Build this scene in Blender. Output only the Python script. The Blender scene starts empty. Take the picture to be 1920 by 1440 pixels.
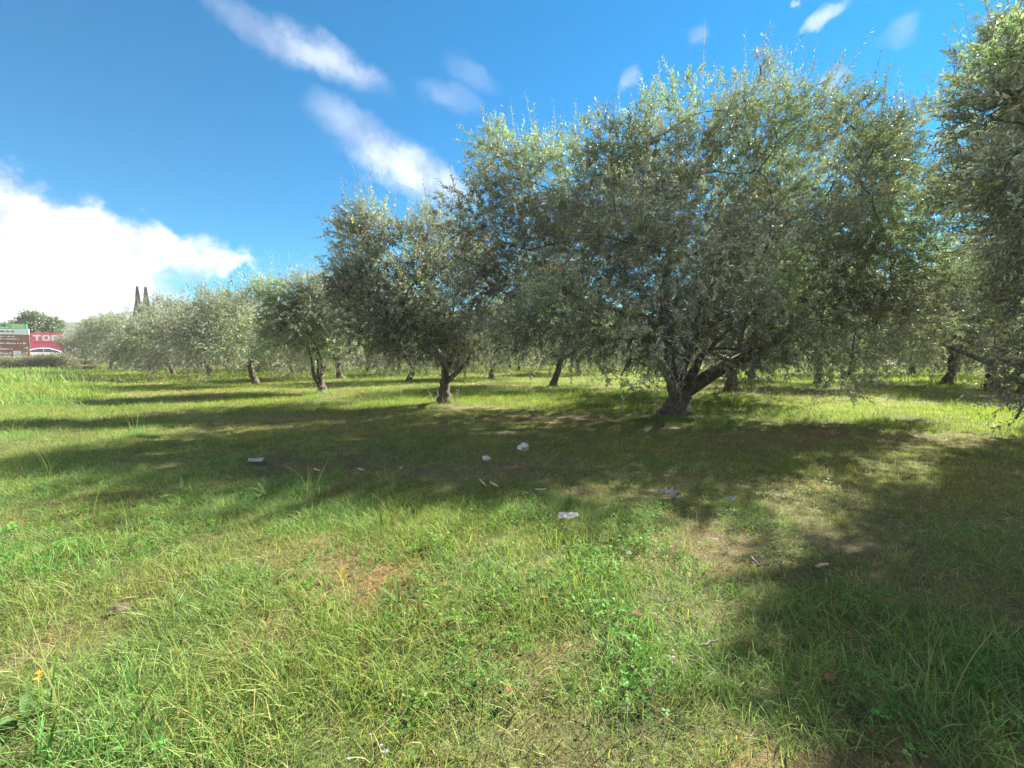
import bpy, bmesh, math, random
import numpy as np
from mathutils import Vector, Matrix

R = math.radians
random.seed(11)
rng = np.random.default_rng(11)
scene = bpy.context.scene
COL = scene.collection

# ------------------------------------------------------------------ camera
F_PX, CAM_H, PITCH = 834.0, 1.15, R(3.3)
cam_d = bpy.data.cameras.new("camera")
cam = bpy.data.objects.new("camera", cam_d)
COL.objects.link(cam)
cam.location = (0, 0, CAM_H)
cam.rotation_euler = (R(90) - PITCH, 0, 0)
cam_d.sensor_width = 36.0
cam_d.lens = 36.0 * F_PX / 1920.0
cam_d.clip_start = 0.05
cam_d.clip_end = 4000
scene.camera = cam


def ray(px, py):
    x, y = (px - 960) / F_PX, (720 - py) / F_PX
    c, s = math.cos(PITCH), math.sin(PITCH)
    return Vector((x, c + y * s, -s + y * c))


def at_y(px, py, Y):
    """the point of the view ray through a photo pixel at distance Y along the ground"""
    d = ray(px, py)
    return Vector((0, 0, CAM_H)) + d * (Y / d.y)


def on_ground(px, py):
    d = ray(px, py)
    p = Vector((0, 0, CAM_H)) + d * (-CAM_H / d.z)
    p.z = float(ground_h(np.array([p.x]), np.array([p.y]))[0])
    return p


def az_el(px, py):
    d = ray(px, py)
    return math.degrees(math.atan2(d.x, d.y)), math.degrees(math.atan2(d.z, math.hypot(d.x, d.y)))


# ------------------------------------------------------------------ light
SUN_AZ, SUN_EL = 49.0, 38.0            # azimuth from +Y towards +X, elevation
sun_d = bpy.data.lights.new("sun", 'SUN')
sun_d.energy = 5.0
sun_d.angle = R(0.53)
sun_d.color = (1.0, 0.93, 0.80)
sun = bpy.data.objects.new("sun", sun_d)
COL.objects.link(sun)
sv = Vector((math.sin(R(SUN_AZ)) * math.cos(R(SUN_EL)), math.cos(R(SUN_AZ)) * math.cos(R(SUN_EL)), math.sin(R(SUN_EL))))
sun.rotation_euler = sv.to_track_quat('Z', 'Y').to_euler()
sun.location = sv * 50

scene.cycles.max_bounces = 6
scene.cycles.diffuse_bounces = 3
scene.cycles.glossy_bounces = 2
scene.cycles.transmission_bounces = 4
scene.view_settings.view_transform = 'Standard'
scene.view_settings.look = 'None'
scene.view_settings.gamma = 1.0
scene.view_settings.use_curve_mapping = False
scene.view_settings.exposure = 2.52

world = bpy.data.worlds.new("World")
scene.world = world
world.use_nodes = True
wt = world.node_tree
wt.nodes.clear()


class NT:
    """small helper that chains shader nodes"""

    def __init__(self, t):
        self.t = t

    def n(self, typ, **kw):
        nd = self.t.nodes.new(typ)
        for k, v in kw.items():
            setattr(nd, k, v)
        return nd

    def put(self, sock, v):
        if v is None:
            return
        if hasattr(v, 'is_output'):
            self.t.links.new(v, sock)
        else:
            sock.default_value = v

    def m(self, op, a, b=None, c=None, clamp=False):
        nd = self.n('ShaderNodeMath', operation=op, use_clamp=clamp)
        for i, v in enumerate((a, b, c)):
            self.put(nd.inputs[i], v)
        return nd.outputs[0]

    def mix(self, f, a, b, blend='MIX'):
        nd = self.n('ShaderNodeMix', data_type='RGBA', blend_type=blend)
        self.put(nd.inputs[0], f)
        for i, v in ((6, a), (7, b)):
            if isinstance(v, tuple) and len(v) == 3:
                v = v + (1,)
            self.put(nd.inputs[i], v)
        return nd.outputs[2]

    def mapr(self, v, a, b, c=0.0, d=1.0, kind='SMOOTHSTEP'):
        nd = self.n('ShaderNodeMapRange', interpolation_type=kind)
        self.put(nd.inputs[0], v)
        for i, q in enumerate((a, b, c, d)):
            self.put(nd.inputs[1 + i], q)
        return nd.outputs[0]

    def noise(self, vec, scale, detail=4, rough=0.55, dim='3D'):
        nd = self.n('ShaderNodeTexNoise', noise_dimensions=dim)
        if vec is not None:
            self.put(nd.inputs['Vector'], vec)
        nd.inputs['Scale'].default_value = scale
        nd.inputs['Detail'].default_value = detail
        nd.inputs['Roughness'].default_value = rough
        return nd

    def xyz(self, x, y, z):
        nd = self.n('ShaderNodeCombineXYZ')
        for i, v in enumerate((x, y, z)):
            self.put(nd.inputs[i], v)
        return nd.outputs[0]


W = NT(wt)
sky = W.n('ShaderNodeTexSky', sky_type='NISHITA', sun_disc=False, sun_elevation=R(SUN_EL), sun_rotation=R(SUN_AZ),
          altitude=100.0, air_density=1.0, dust_density=0.1, ozone_density=2.5)
hs = W.n('ShaderNodeHueSaturation')
hs.inputs['Saturation'].default_value = 2.1
hs.inputs['Hue'].default_value = 0.490
hs.inputs['Value'].default_value = 1.0
wt.links.new(sky.outputs[0], hs.inputs['Color'])
tc = W.n('ShaderNodeTexCoord')
sp = W.n('ShaderNodeSeparateXYZ')
wt.links.new(tc.outputs['Generated'], sp.inputs[0])
AZ = W.m('MULTIPLY', W.m('ARCTAN2', sp.outputs[0], sp.outputs[1]), 180 / math.pi)
EL = W.m('MULTIPLY', W.m('ARCSINE', sp.outputs[2]), 180 / math.pi)
wn1 = W.noise(tc.outputs['Generated'], 7.0, 6, 0.6)
wsep = W.n('ShaderNodeSeparateColor')
wt.links.new(wn1.outputs['Color'], wsep.inputs[0])
N1, N2, N3 = (W.m('SUBTRACT', wsep.outputs[i], 0.5) for i in range(3))
wn2 = W.noise(tc.outputs['Generated'], 28.0, 5, 0.6)
M1 = W.m('SUBTRACT', wn2.outputs[0], 0.5)
azw = W.m('ADD', AZ, W.m('ADD', W.m('MULTIPLY', N1, 5.0), W.m('MULTIPLY', M1, 1.6)))
elw = W.m('ADD', EL, W.m('ADD', W.m('MULTIPLY', N2, 4.0), W.m('MULTIPLY', M1, 1.6)))


def streak(p0, p1, width_px, strength, soft=1.0):
    """soft elongated cloud between two sky directions (given by photo pixels)"""
    a0, e0 = az_el(*p0)
    a1, e1 = az_el(*p1)
    ca, ce = (a0 + a1) / 2, (e0 + e1) / 2
    k = math.cos(R(ce))
    L = math.hypot((a1 - a0) * k, e1 - e0) / 2
    th = math.atan2(e1 - e0, (a1 - a0) * k)
    w = width_px / F_PX * 57.3 * math.cos(R(ca)) * 0.9
    da = W.m('MULTIPLY', W.m('SUBTRACT', azw, ca), k)
    de = W.m('SUBTRACT', elw, ce)
    u = W.m('ADD', W.m('MULTIPLY', da, math.cos(th) / L), W.m('MULTIPLY', de, math.sin(th) / L))
    v = W.m('ADD', W.m('MULTIPLY', da, -math.sin(th) / w), W.m('MULTIPLY', de, math.cos(th) / w))
    r2 = W.m('ADD', W.m('MULTIPLY', u, u), W.m('MULTIPLY', v, v))
    r2 = W.m('ADD', r2, W.m('MULTIPLY', N3, 1.0))
    return W.mapr(r2, 1.55, -0.3, 0.0, strength * 0.85)


# cirrus streaks crossing the blue
cl = [streak((390, 0), (725, 165), 30, 0.42), streak((500, 70), (690, 145), 16, 0.28),
      streak((600, 200), (880, 390), 44, 0.62), streak((690, 275), (880, 370), 32, 0.62),
      streak((780, 150), (900, 210), 24, 0.22),
      streak((820, 100), (940, 170), 22, 0.14),
      streak((1495, 60), (1600, 5), 10, 0.6), streak((1480, 12), (1500, 2), 8, 0.5), streak((1655, 85), (1720, 35), 20, 0.25),
      streak((1555, 150), (1600, 140), 18, 0.5), streak((1160, 165), (1195, 140), 16, 0.35),
      streak((1290, 85), (1330, 65), 14, 0.25), streak((1820, 40), (1850, 35), 12, 0.5)]
# bank of cumulus over the road side: below a sloping top edge
aL, eL = az_el(0, 322)
aT, eT = az_el(480, 478)
aM, eM = az_el(215, 385)
azc = W.m('ADD', AZ, W.m('ADD', W.m('MULTIPLY', N1, 6.0), W.m('MULTIPLY', M1, 3.0)))
elc = W.m('ADD', EL, W.m('ADD', W.m('MULTIPLY', N2, 7.0), W.m('MULTIPLY', M1, 4.5)))
top = W.mapr(azc, aL, aT, eL + 0.6, eT, 'LINEAR')
right = W.mapr(elc, eT - 3.4, eT - 0.8, aT - 6.5, aT + 1.2)
bank = W.m('MULTIPLY', W.mapr(W.m('SUBTRACT', top, elc), -0.5, 2.6), W.mapr(W.m('SUBTRACT', right, azc), -1.2, 4.5))
gap = streak((300, 500), (420, 515), 20, 0.6)
bank = W.m('MULTIPLY', bank, W.m('SUBTRACT', 1.0, gap))
bank = W.m('MULTIPLY', bank, W.mapr(AZ, -175, -150))
cl.append(W.m('MULTIPLY', bank, W.mapr(W.m('ADD', N3, W.m('MULTIPLY', M1, 0.5)), -0.35, 0.05, 0.84, 1.0)))
# unseen bright cloud added outside the frame, thickened to fill the shade
wn3 = W.noise(W.xyz(W.m('DIVIDE', sp.outputs[0], W.m('MAXIMUM', sp.outputs[2], 0.12)),
                    W.m('DIVIDE', sp.outputs[1], W.m('MAXIMUM', sp.outputs[2], 0.12)), 0.0), 0.9, 6, 0.6)
behind = W.m('MULTIPLY', W.mapr(wn3.outputs[0], 0.34, 0.56), W.mapr(W.m('ABSOLUTE', AZ), 62, 85))
cl.append(W.m('MULTIPLY', behind, 0.95))
keep = None
for c in cl:
    q = W.m('SUBTRACT', 1.0, W.m('MINIMUM', c, 1.0))
    keep = q if keep is None else W.m('MULTIPLY', keep, q)
cover = W.m('SUBTRACT', 1.0, keep, clamp=True)
wn4 = W.noise(tc.outputs['Generated'], 11.0, 5, 0.6)
cloud_c = W.mix(W.mapr(wn4.outputs[0], 0.36, 0.62), (3.8, 4.2, 5.4), (8.3, 8.3, 8.5))
skyc = W.mix(cover, hs.outputs[0], cloud_c)
bg = W.n('ShaderNodeBackground')
bg.inputs['Strength'].default_value = 0.032
wt.links.new(skyc, bg.inputs['Color'])
wo = W.n('ShaderNodeOutputWorld')
wt.links.new(bg.outputs[0], wo.inputs['Surface'])

# ------------------------------------------------------------------ numpy noise and ground shape


def _hash(ix, iy, iz, seed):
    h = (ix.astype(np.int64) * 374761393 + iy.astype(np.int64) * 668265263 + iz.astype(np.int64) * 2147483647 + seed * 144665) & 0xFFFFFFFF
    h = ((h ^ (h >> 13)) * 1274126177) & 0xFFFFFFFF
    h = (h ^ (h >> 16)) & 0xFFFFFF
    return h / float(0xFFFFFF)


def vnoise(x, y, z=None, seed=0):
    x = np.asarray(x, float)
    y = np.asarray(y, float)
    z = np.zeros_like(x) if z is None else np.asarray(z, float)
    ix, iy, iz = np.floor(x), np.floor(y), np.floor(z)
    fx, fy, fz = x - ix, y - iy, z - iz
    fx, fy, fz = (f * f * (3 - 2 * f) for f in (fx, fy, fz))
    out = 0
    for a in (0, 1):
        for b in (0, 1):
            for c in (0, 1):
                w = (fx if a else 1 - fx) * (fy if b else 1 - fy) * (fz if c else 1 - fz)
                out = out + w * _hash(ix + a, iy + b, iz + c, seed)
    return out


def fbm(x, y, seed=0, oct=4):
    s, amp, tot = 0, 1.0, 0
    for i in range(oct):
        s = s + amp * vnoise(x * 2 ** i + 13.7 * i, y * 2 ** i - 7.1 * i, None, seed + i)
        tot += amp
        amp *= 0.55
    return s / tot


def sstep(a, b, v):
    t = np.clip((v - a) / (b - a), 0, 1)
    return t * t * (3 - 2 * t)


def road_t(x, y):
    """signed distance to the axis of the far road, positive on the orchard's side"""
    return (x + 52.0) * 0.72 - (y - 50.0) * 0.69


def ground_h(x, y):
    x = np.asarray(x, float)
    y = np.asarray(y, float)
    r = np.hypot(x, y)
    h = (fbm(x * 0.9, y * 0.9, 5, 3) - 0.5) * 0.09 + (fbm(x * 0.12, y * 0.12, 9, 2) - 0.5) * 0.16 * sstep(3, 12, r)
    h = h * (1 - sstep(60, 200, r) * 0.8)
    emb = 0.80 * sstep(8.5, 4.2, road_t(x, y))
    h = h * (1 - sstep(9, 4, road_t(x, y))) + emb
    h = h + 0.10 * sstep(1.2, -1.2, x + y + (fbm(x * 0.5, y * 0.5, 3, 2) - 0.5) * 2.0) * sstep(2.5, 8, y)
    return h


def gh(x, y):
    return float(ground_h(np.array([x]), np.array([y]))[0])


# bare and dry places seen in the photo: (px, py, radius across, radius along, bare, dry, dark)
PATCH = []


def patch(px, py, rx, ry, bare, dry, red=0.0):
    p = on_ground(px, py)
    PATCH.append((p.x, p.y, rx, ry, bare, dry, red))


for a in ((700, 1090, .28, .22, .7, .6, .9), (640, 1045, .3, .2, .6, .5, .6), (460, 1195, .20, .15, .5, .7, .9), (1275, 1035, .35, .3, .4, .8, .3),
          (560, 870, 1.1, .5, .8, .1, 0), (700, 860, .9, .4, .7, .2, 0), (420, 905, .5, .3, .5, .2, 0), (1430, 990, .8, .4, .55, .3, .2),
          (1560, 1040, .6, .3, .7, .3, .2), (820, 885, .6, .3, .5, .5, 0), (1060, 785, 1.3, .55, .6, 1, .2), (1520, 818, 1.2, .5, .6, .9, .3),
          (1000, 1250, .12, .2, .6, .5, .3), (1060, 1215, .12, .10, .5, .5, .4), (1380, 1175, .22, .16, .5, .8, .5), (1770, 1120, .3, .2, .4, 1, .1),
          (1650, 1060, .4, .2, .5, .4, .2), (330, 775, 1.3, .5, .3, .9, 0), (450, 780, 1.6, .5, .3, .9, 0), (250, 740, 1.2, 1.2, .2, .9, 0),
          (980, 875, .5, .2, .6, .4, 0), (1020, 890, .6, .25, .6, .3, 0), (1580, 1400, .35, .2, .9, .2, 0), (1120, 1390, .2, .1, .8, .3, .2),
          (560, 1045, .25, .18, .3, .6, .4), (1150, 925, .6, .3, .5, .5, .2), (1560, 1270, .2, .12, .5, .8, .4), (1500, 1200, .25, .15, .5, .6, .3),
          (640, 745, .9, .8, .3, 1, 0), (870, 765, 1.0, .6, .3, 1, 0), (340, 712, 1.6, 2.2, .3, 1, 0), (700, 790, .9, .5, .4, .6, 0)):
    patch(*a)


def ground_state(x, y):
    """bare soil, dry straw, reddish thatch and wanted blade height at ground points"""
    x = np.asarray(x, float)
    y = np.asarray(y, float)
    r = np.hypot(x, y)
    wob = fbm(x * 2.3, y * 2.3, 21, 3) - 0.5
    bare = sstep(0.60, 0.75, fbm(x * 0.9 + 3, y * 0.9, 31, 4)) * 0.4
    dry = sstep(0.50, 0.68, fbm(x * 0.35, y * 0.8, 41, 4)) * (0.4 + 0.15 * sstep(5, 12, r))
    red = sstep(0.62, 0.72, fbm(x * 1.7, y * 1.7, 51, 3)) * 0.4
    for (cx, cy, rx, ry, b, d, rd) in PATCH:
        q = ((x - cx) / rx) ** 2 + ((y - cy) / ry) ** 2
        near = q < 6
        if not near.any():
            continue
        k = np.exp(-q * 0.9) * np.clip(0.85 + 2.4 * wob, 0, 1.3)
        bare = np.maximum(bare, b * np.clip(k, 0, 1))
        dry = np.maximum(dry, d * np.clip(k, 0, 1))
        red = np.maximum(red, rd * np.clip(k, 0, 1))
    verge = sstep(1.6, -0.6, x + y + (fbm(x * 0.6, y * 0.6, 3, 3) - 0.5) * 2.2)
    bare = bare * (1 - 0.85 * verge)
    dry = dry * (1 - 0.6 * verge)
    red = red * (1 - 0.6 * verge)
    return np.clip(bare, 0, 1), np.clip(dry, 0, 1), np.clip(red, 0, 1), verge


# ------------------------------------------------------------------ materials


def new_mat(name):
    m = bpy.data.materials.new(name)
    m.use_nodes = True
    t = m.node_tree
    t.nodes.clear()
    g = NT(t)
    out = g.n('ShaderNodeOutputMaterial')
    return m, g, out


def simple_mat(name, col, rough=0.6, var=0.15, scale=6.0, bump=0.0, metallic=0.0, spec=0.5):
    m, g, out = new_mat(name)
    b = g.n('ShaderNodeBsdfPrincipled')
    tcn = g.n('ShaderNodeTexCoord')
    nz = g.noise(tcn.outputs['Object'], scale, 5, 0.6)
    lo = tuple(max(0, c * (1 - var)) for c in col)
    hi = tuple(min(1, c * (1 + var)) for c in col)
    g.put(b.inputs['Base Color'], g.mix(g.mapr(nz.outputs[0], 0.3, 0.7), lo, hi))
    b.inputs['Roughness'].default_value = rough
    b.inputs['Metallic'].default_value = metallic
    b.inputs['Specular IOR Level'].default_value = spec
    if bump:
        bp = g.n('ShaderNodeBump')
        bp.inputs['Strength'].default_value = bump
        bp.inputs['Distance'].default_value = 0.02
        g.put(bp.inputs['Height'], nz.outputs[0])
        g.put(b.inputs['Normal'], bp.outputs[0])
    g.put(out.inputs[0], b.outputs[0])
    return m


def leaf_mat(name, top, under, transl, transl_col, rough=0.42, spec=0.5):
    m, g, out = new_mat(name)
    at = g.n('ShaderNodeAttribute', attribute_name='lc')
    geo = g.n('ShaderNodeNewGeometry')
    base = g.mix(geo.outputs['Backfacing'], top, under)
    base = g.mix(1.0, base, at.outputs['Color'], 'MULTIPLY')
    b = g.n('ShaderNodeBsdfPrincipled')
    g.put(b.inputs['Base Color'], base)
    b.inputs['Roughness'].default_value = rough
    b.inputs['Specular IOR Level'].default_value = spec
    tr = g.n('ShaderNodeBsdfTranslucent')
    g.put(tr.inputs[0], g.mix(1.0, transl_col, at.outputs['Color'], 'MULTIPLY'))
    mx = g.n('ShaderNodeMixShader')
    mx.inputs[0].default_value = transl
    g.put(mx.inputs[1], b.outputs[0])
    g.put(mx.inputs[2], tr.outputs[0])
    g.put(out.inputs[0], mx.outputs[0])
    return m


def bark_mat(name, lo, hi):
    m, g, out = new_mat(name)
    b = g.n('ShaderNodeBsdfPrincipled')
    tcn = g.n('ShaderNodeTexCoord')
    mp = g.n('ShaderNodeMapping')
    mp.inputs['Scale'].default_value = (1, 1, 0.22)
    g.put(mp.inputs[0], tcn.outputs['Object'])
    nz = g.noise(mp.outputs[0], 26.0, 8, 0.65)
    n2 = g.noise(tcn.outputs['Object'], 3.5, 4, 0.6)
    c = g.mix(g.mapr(nz.outputs[0], 0.32, 0.68), lo, hi)
    c = g.mix(g.mapr(n2.outputs[0], 0.52, 0.72), c, (0.16, 0.17, 0.10))
    g.put(b.inputs['Base Color'], c)
    b.inputs['Roughness'].default_value = 0.9
    b.inputs['Specular IOR Level'].default_value = 0.2
    bp = g.n('ShaderNodeBump')
    bp.inputs['Strength'].default_value = 0.9
    bp.inputs['Distance'].default_value = 0.03
    g.put(bp.inputs['Height'], nz.outputs[0])
    g.put(b.inputs['Normal'], bp.outputs[0])
    g.put(out.inputs[0], b.outputs[0])
    return m


M_LEAF = leaf_mat('olive_leaf', (0.112, 0.138, 0.078), (0.40, 0.41, 0.36), 0.20, (0.26, 0.32, 0.14), 0.58)
M_BUSH = leaf_mat('bush_leaf', (0.13, 0.14, 0.07), (0.16, 0.16, 0.09), 0.3, (0.2, 0.22, 0.06))
M_TREE = leaf_mat('broad_leaf', (0.055, 0.10, 0.035), (0.09, 0.13, 0.06), 0.25, (0.12, 0.2, 0.04))
M_CYP = leaf_mat('cypress_leaf', (0.06, 0.085, 0.06), (0.06, 0.085, 0.06), 0.15, (0.1, 0.14, 0.08))
M_WEED = leaf_mat('weed_leaf', (0.06, 0.115, 0.03), (0.07, 0.12, 0.045), 0.3, (0.14, 0.26, 0.03), 0.6, 0.08)
M_BARK = bark_mat('olive_bark', (0.035, 0.03, 0.025), (0.14, 0.122, 0.098))
M_TWIG = simple_mat('olive_twig', (0.20, 0.18, 0.13), 0.8, 0.25, 20)


def grass_mat():
    m, g, out = new_mat('grass_blade')
    a1 = g.n('ShaderNodeAttribute', attribute_name='lc')
    a2 = g.n('ShaderNodeAttribute', attribute_name='tint', attribute_type='INSTANCER')
    c = g.mix(1.0, a1.outputs['Color'], a2.outputs['Color'], 'MULTIPLY')
    b = g.n('ShaderNodeBsdfPrincipled')
    g.put(b.inputs['Base Color'], c)
    b.inputs['Roughness'].default_value = 0.5
    b.inputs['Specular IOR Level'].default_value = 0.10
    tr = g.n('ShaderNodeBsdfTranslucent')
    g.put(tr.inputs[0], g.mix(1.0, c, (1.35, 1.42, 0.85), 'MULTIPLY'))
    mx = g.n('ShaderNodeMixShader')
    mx.inputs[0].default_value = 0.42
    g.put(mx.inputs[1], b.outputs[0])
    g.put(mx.inputs[2], tr.outputs[0])
    g.put(out.inputs[0], mx.outputs[0])
    return m


M_GRASS = grass_mat()


def ground_mat():
    m, g, out = new_mat('ground_soil_and_turf')
    a = g.n('ShaderNodeAttribute', attribute_name='state')       # r bare, g dry, b red
    s = g.n('ShaderNodeSeparateColor')
    g.put(s.inputs[0], a.outputs['Color'])
    tcn = g.n('ShaderNodeTexCoord')
    n1 = g.noise(tcn.outputs['Object'], 14.0, 8, 0.7)
    n2 = g.noise(tcn.outputs['Object'], 60.0, 4, 0.7)
    n3 = g.noise(tcn.outputs['Object'], 0.35, 5, 0.6)
    turf = g.mix(g.mapr(n1.outputs[0], 0.3, 0.7), (0.045, 0.06, 0.02), (0.10, 0.12, 0.04))
    turf = g.mix(g.mapr(n3.outputs[0], 0.45, 0.7, 0.0, 0.5), turf, (0.12, 0.10, 0.045))
    straw = g.mix(g.mapr(n2.outputs[0], 0.3, 0.7), (0.13, 0.095, 0.05), (0.32, 0.25, 0.14))
    soil = g.mix(g.mapr(n1.outputs[0], 0.3, 0.7), (0.038, 0.029, 0.022), (0.10, 0.075, 0.055))
    redd = g.mix(g.mapr(n2.outputs[0], 0.3, 0.7), (0.10, 0.045, 0.022), (0.22, 0.11, 0.055))
    c = g.mix(g.m('MULTIPLY', s.outputs[1], g.mapr(n1.outputs[0], 0.3, 0.55)), turf, straw)
    c = g.mix(s.outputs[0], c, soil)
    c = g.mix(g.m('MULTIPLY', s.outputs[2], g.mapr(n2.outputs[0], 0.35, 0.6)), c, redd)
    b = g.n('ShaderNodeBsdfPrincipled')
    g.put(b.inputs['Base Color'], c)
    b.inputs['Roughness'].default_value = 0.95
    b.inputs['Specular IOR Level'].default_value = 0.15
    bp = g.n('ShaderNodeBump')
    bp.inputs['Strength'].default_value = 0.8
    bp.inputs['Distance'].default_value = 0.03
    g.put(bp.inputs['Height'], n2.outputs[0])
    g.put(b.inputs['Normal'], bp.outputs[0])
    g.put(out.inputs[0], b.outputs[0])
    return m


# ------------------------------------------------------------------ object helpers


def tag(o, label=None, cat=None, group=None, kind=None):
    for k, v in (('label', label), ('category', cat), ('group', group), ('kind', kind)):
        if v:
            o[k] = v
    return o


def thing(name, label, cat, loc, rotz=0.0, group=None):
    o = bpy.data.objects.new(name, None)
    o.empty_display_size = 0.2
    COL.objects.link(o)
    o.location = loc
    o.rotation_euler = (0, 0, rotz)
    return tag(o, label, cat, group)


def link(name, me, parent=None):
    o = bpy.data.objects.new(name, me)
    COL.objects.link(o)
    if parent is not None:
        o.parent = parent
    return o


def np_mesh(name, V, tris=None, quads=None, mats=(), tri_mat=None, quad_mat=None, color=None, cname='lc', smooth=False):
    me = bpy.data.meshes.new(name)
    V = np.asarray(V, np.float32)
    tris = np.zeros((0, 3), np.int32) if tris is None else np.asarray(tris, np.int32)
    quads = np.zeros((0, 4), np.int32) if quads is None else np.asarray(quads, np.int32)
    me.vertices.add(len(V))
    me.vertices.foreach_set('co', V.ravel())
    nt, nq = len(tris), len(quads)
    me.loops.add(nt * 3 + nq * 4)
    me.loops.foreach_set('vertex_index', np.concatenate([tris.ravel(), quads.ravel()]).astype(np.int32))
    me.polygons.add(nt + nq)
    starts = np.concatenate([np.arange(nt) * 3, nt * 3 + np.arange(nq) * 4]).astype(np.int32)
    me.polygons.foreach_set('loop_start', starts)
    for m in mats:
        me.materials.append(m)
    mi = np.concatenate([np.zeros(nt, np.int32) if tri_mat is None else np.broadcast_to(tri_mat, nt),
                         np.zeros(nq, np.int32) if quad_mat is None else np.broadcast_to(quad_mat, nq)]).astype(np.int32)
    me.polygons.foreach_set('material_index', mi)
    if smooth:
        me.polygons.foreach_set('use_smooth', np.ones(nt + nq, bool))
    if color is not None:
        at = me.attributes.new(cname, 'FLOAT_COLOR', 'POINT')
        c = np.ones((len(V), 4), np.float32)
        c[:, :3] = color
        at.data.foreach_set('color', c.ravel())
    me.update(calc_edges=True)
    me.validate()
    return me


def tube_arrays(paths, sides=8, wobble=0.0, seed=0, cap=True):
    """paths: list of (points Nx3, radii N) -> vertices, quads, tris"""
    V, Q, T = [], [], []
    base = 0
    r_ = np.random.default_rng(seed)
    for pts, rad in paths:
        pts = np.asarray(pts, float)
        rad = np.asarray(rad, float)
        n = len(pts)
        tan = np.gradient(pts, axis=0)
        tan /= np.linalg.norm(tan, axis=1)[:, None] + 1e-9
        ref = np.array([0.31, 0.95, 0.05]) if abs(tan[0][2]) > 0.6 else np.array([0, 0, 1.0])
        a = np.cross(tan, ref)
        a /= np.linalg.norm(a, axis=1)[:, None] + 1e-9
        b = np.cross(tan, a)
        th = np.arange(sides) * 2 * math.pi / sides
        ring = a[:, None, :] * np.cos(th)[None, :, None] + b[:, None, :] * np.sin(th)[None, :, None]
        rr = np.repeat(rad[:, None], sides, 1)
        if wobble:
            off = r_.uniform(0, 50)
            P0 = pts[:, None, :] + ring * rr[:, :, None]
            rr = rr * (1 + wobble * (vnoise(P0[..., 0] * 6 + off, P0[..., 1] * 6, P0[..., 2] * 2.2, 3) - 0.5) * 2
                       + wobble * 0.5 * (vnoise(P0[..., 0] * 16 + off, P0[..., 1] * 16, P0[..., 2] * 5, 4) - 0.5) * 2)
        P = pts[:, None, :] + ring * rr[:, :, None]
        V.append(P.reshape(-1, 3))
        i = np.arange(n - 1)[:, None] * sides
        j = np.arange(sides)[None, :]
        jn = (j + 1) % sides
        Q.append(np.stack([base + i + j, base + i + jn, base + i + sides + jn, base + i + sides + j], -1).reshape(-1, 4))
        if cap:
            V.append(pts[-1:] + tan[-1:] * rad[-1])
            tip = base + n * sides
            k = np.arange(sides)
            T.append(np.stack([base + (n - 1) * sides + k, base + (n - 1) * sides + (k + 1) % sides, np.full(sides, tip)], -1))
            base += 1
        base += n * sides
    return np.concatenate(V), np.concatenate(Q), (np.concatenate(T) if T else np.zeros((0, 3), int))


def bez(p0, p1, p2, n):
    t = np.linspace(0, 1, n)[:, None]
    return (1 - t) ** 2 * np.asarray(p0) + 2 * t * (1 - t) * np.asarray(p1) + t * t * np.asarray(p2)


def unit(v):
    return v / (np.linalg.norm(v, axis=-1, keepdims=True) + 1e-9)


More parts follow.
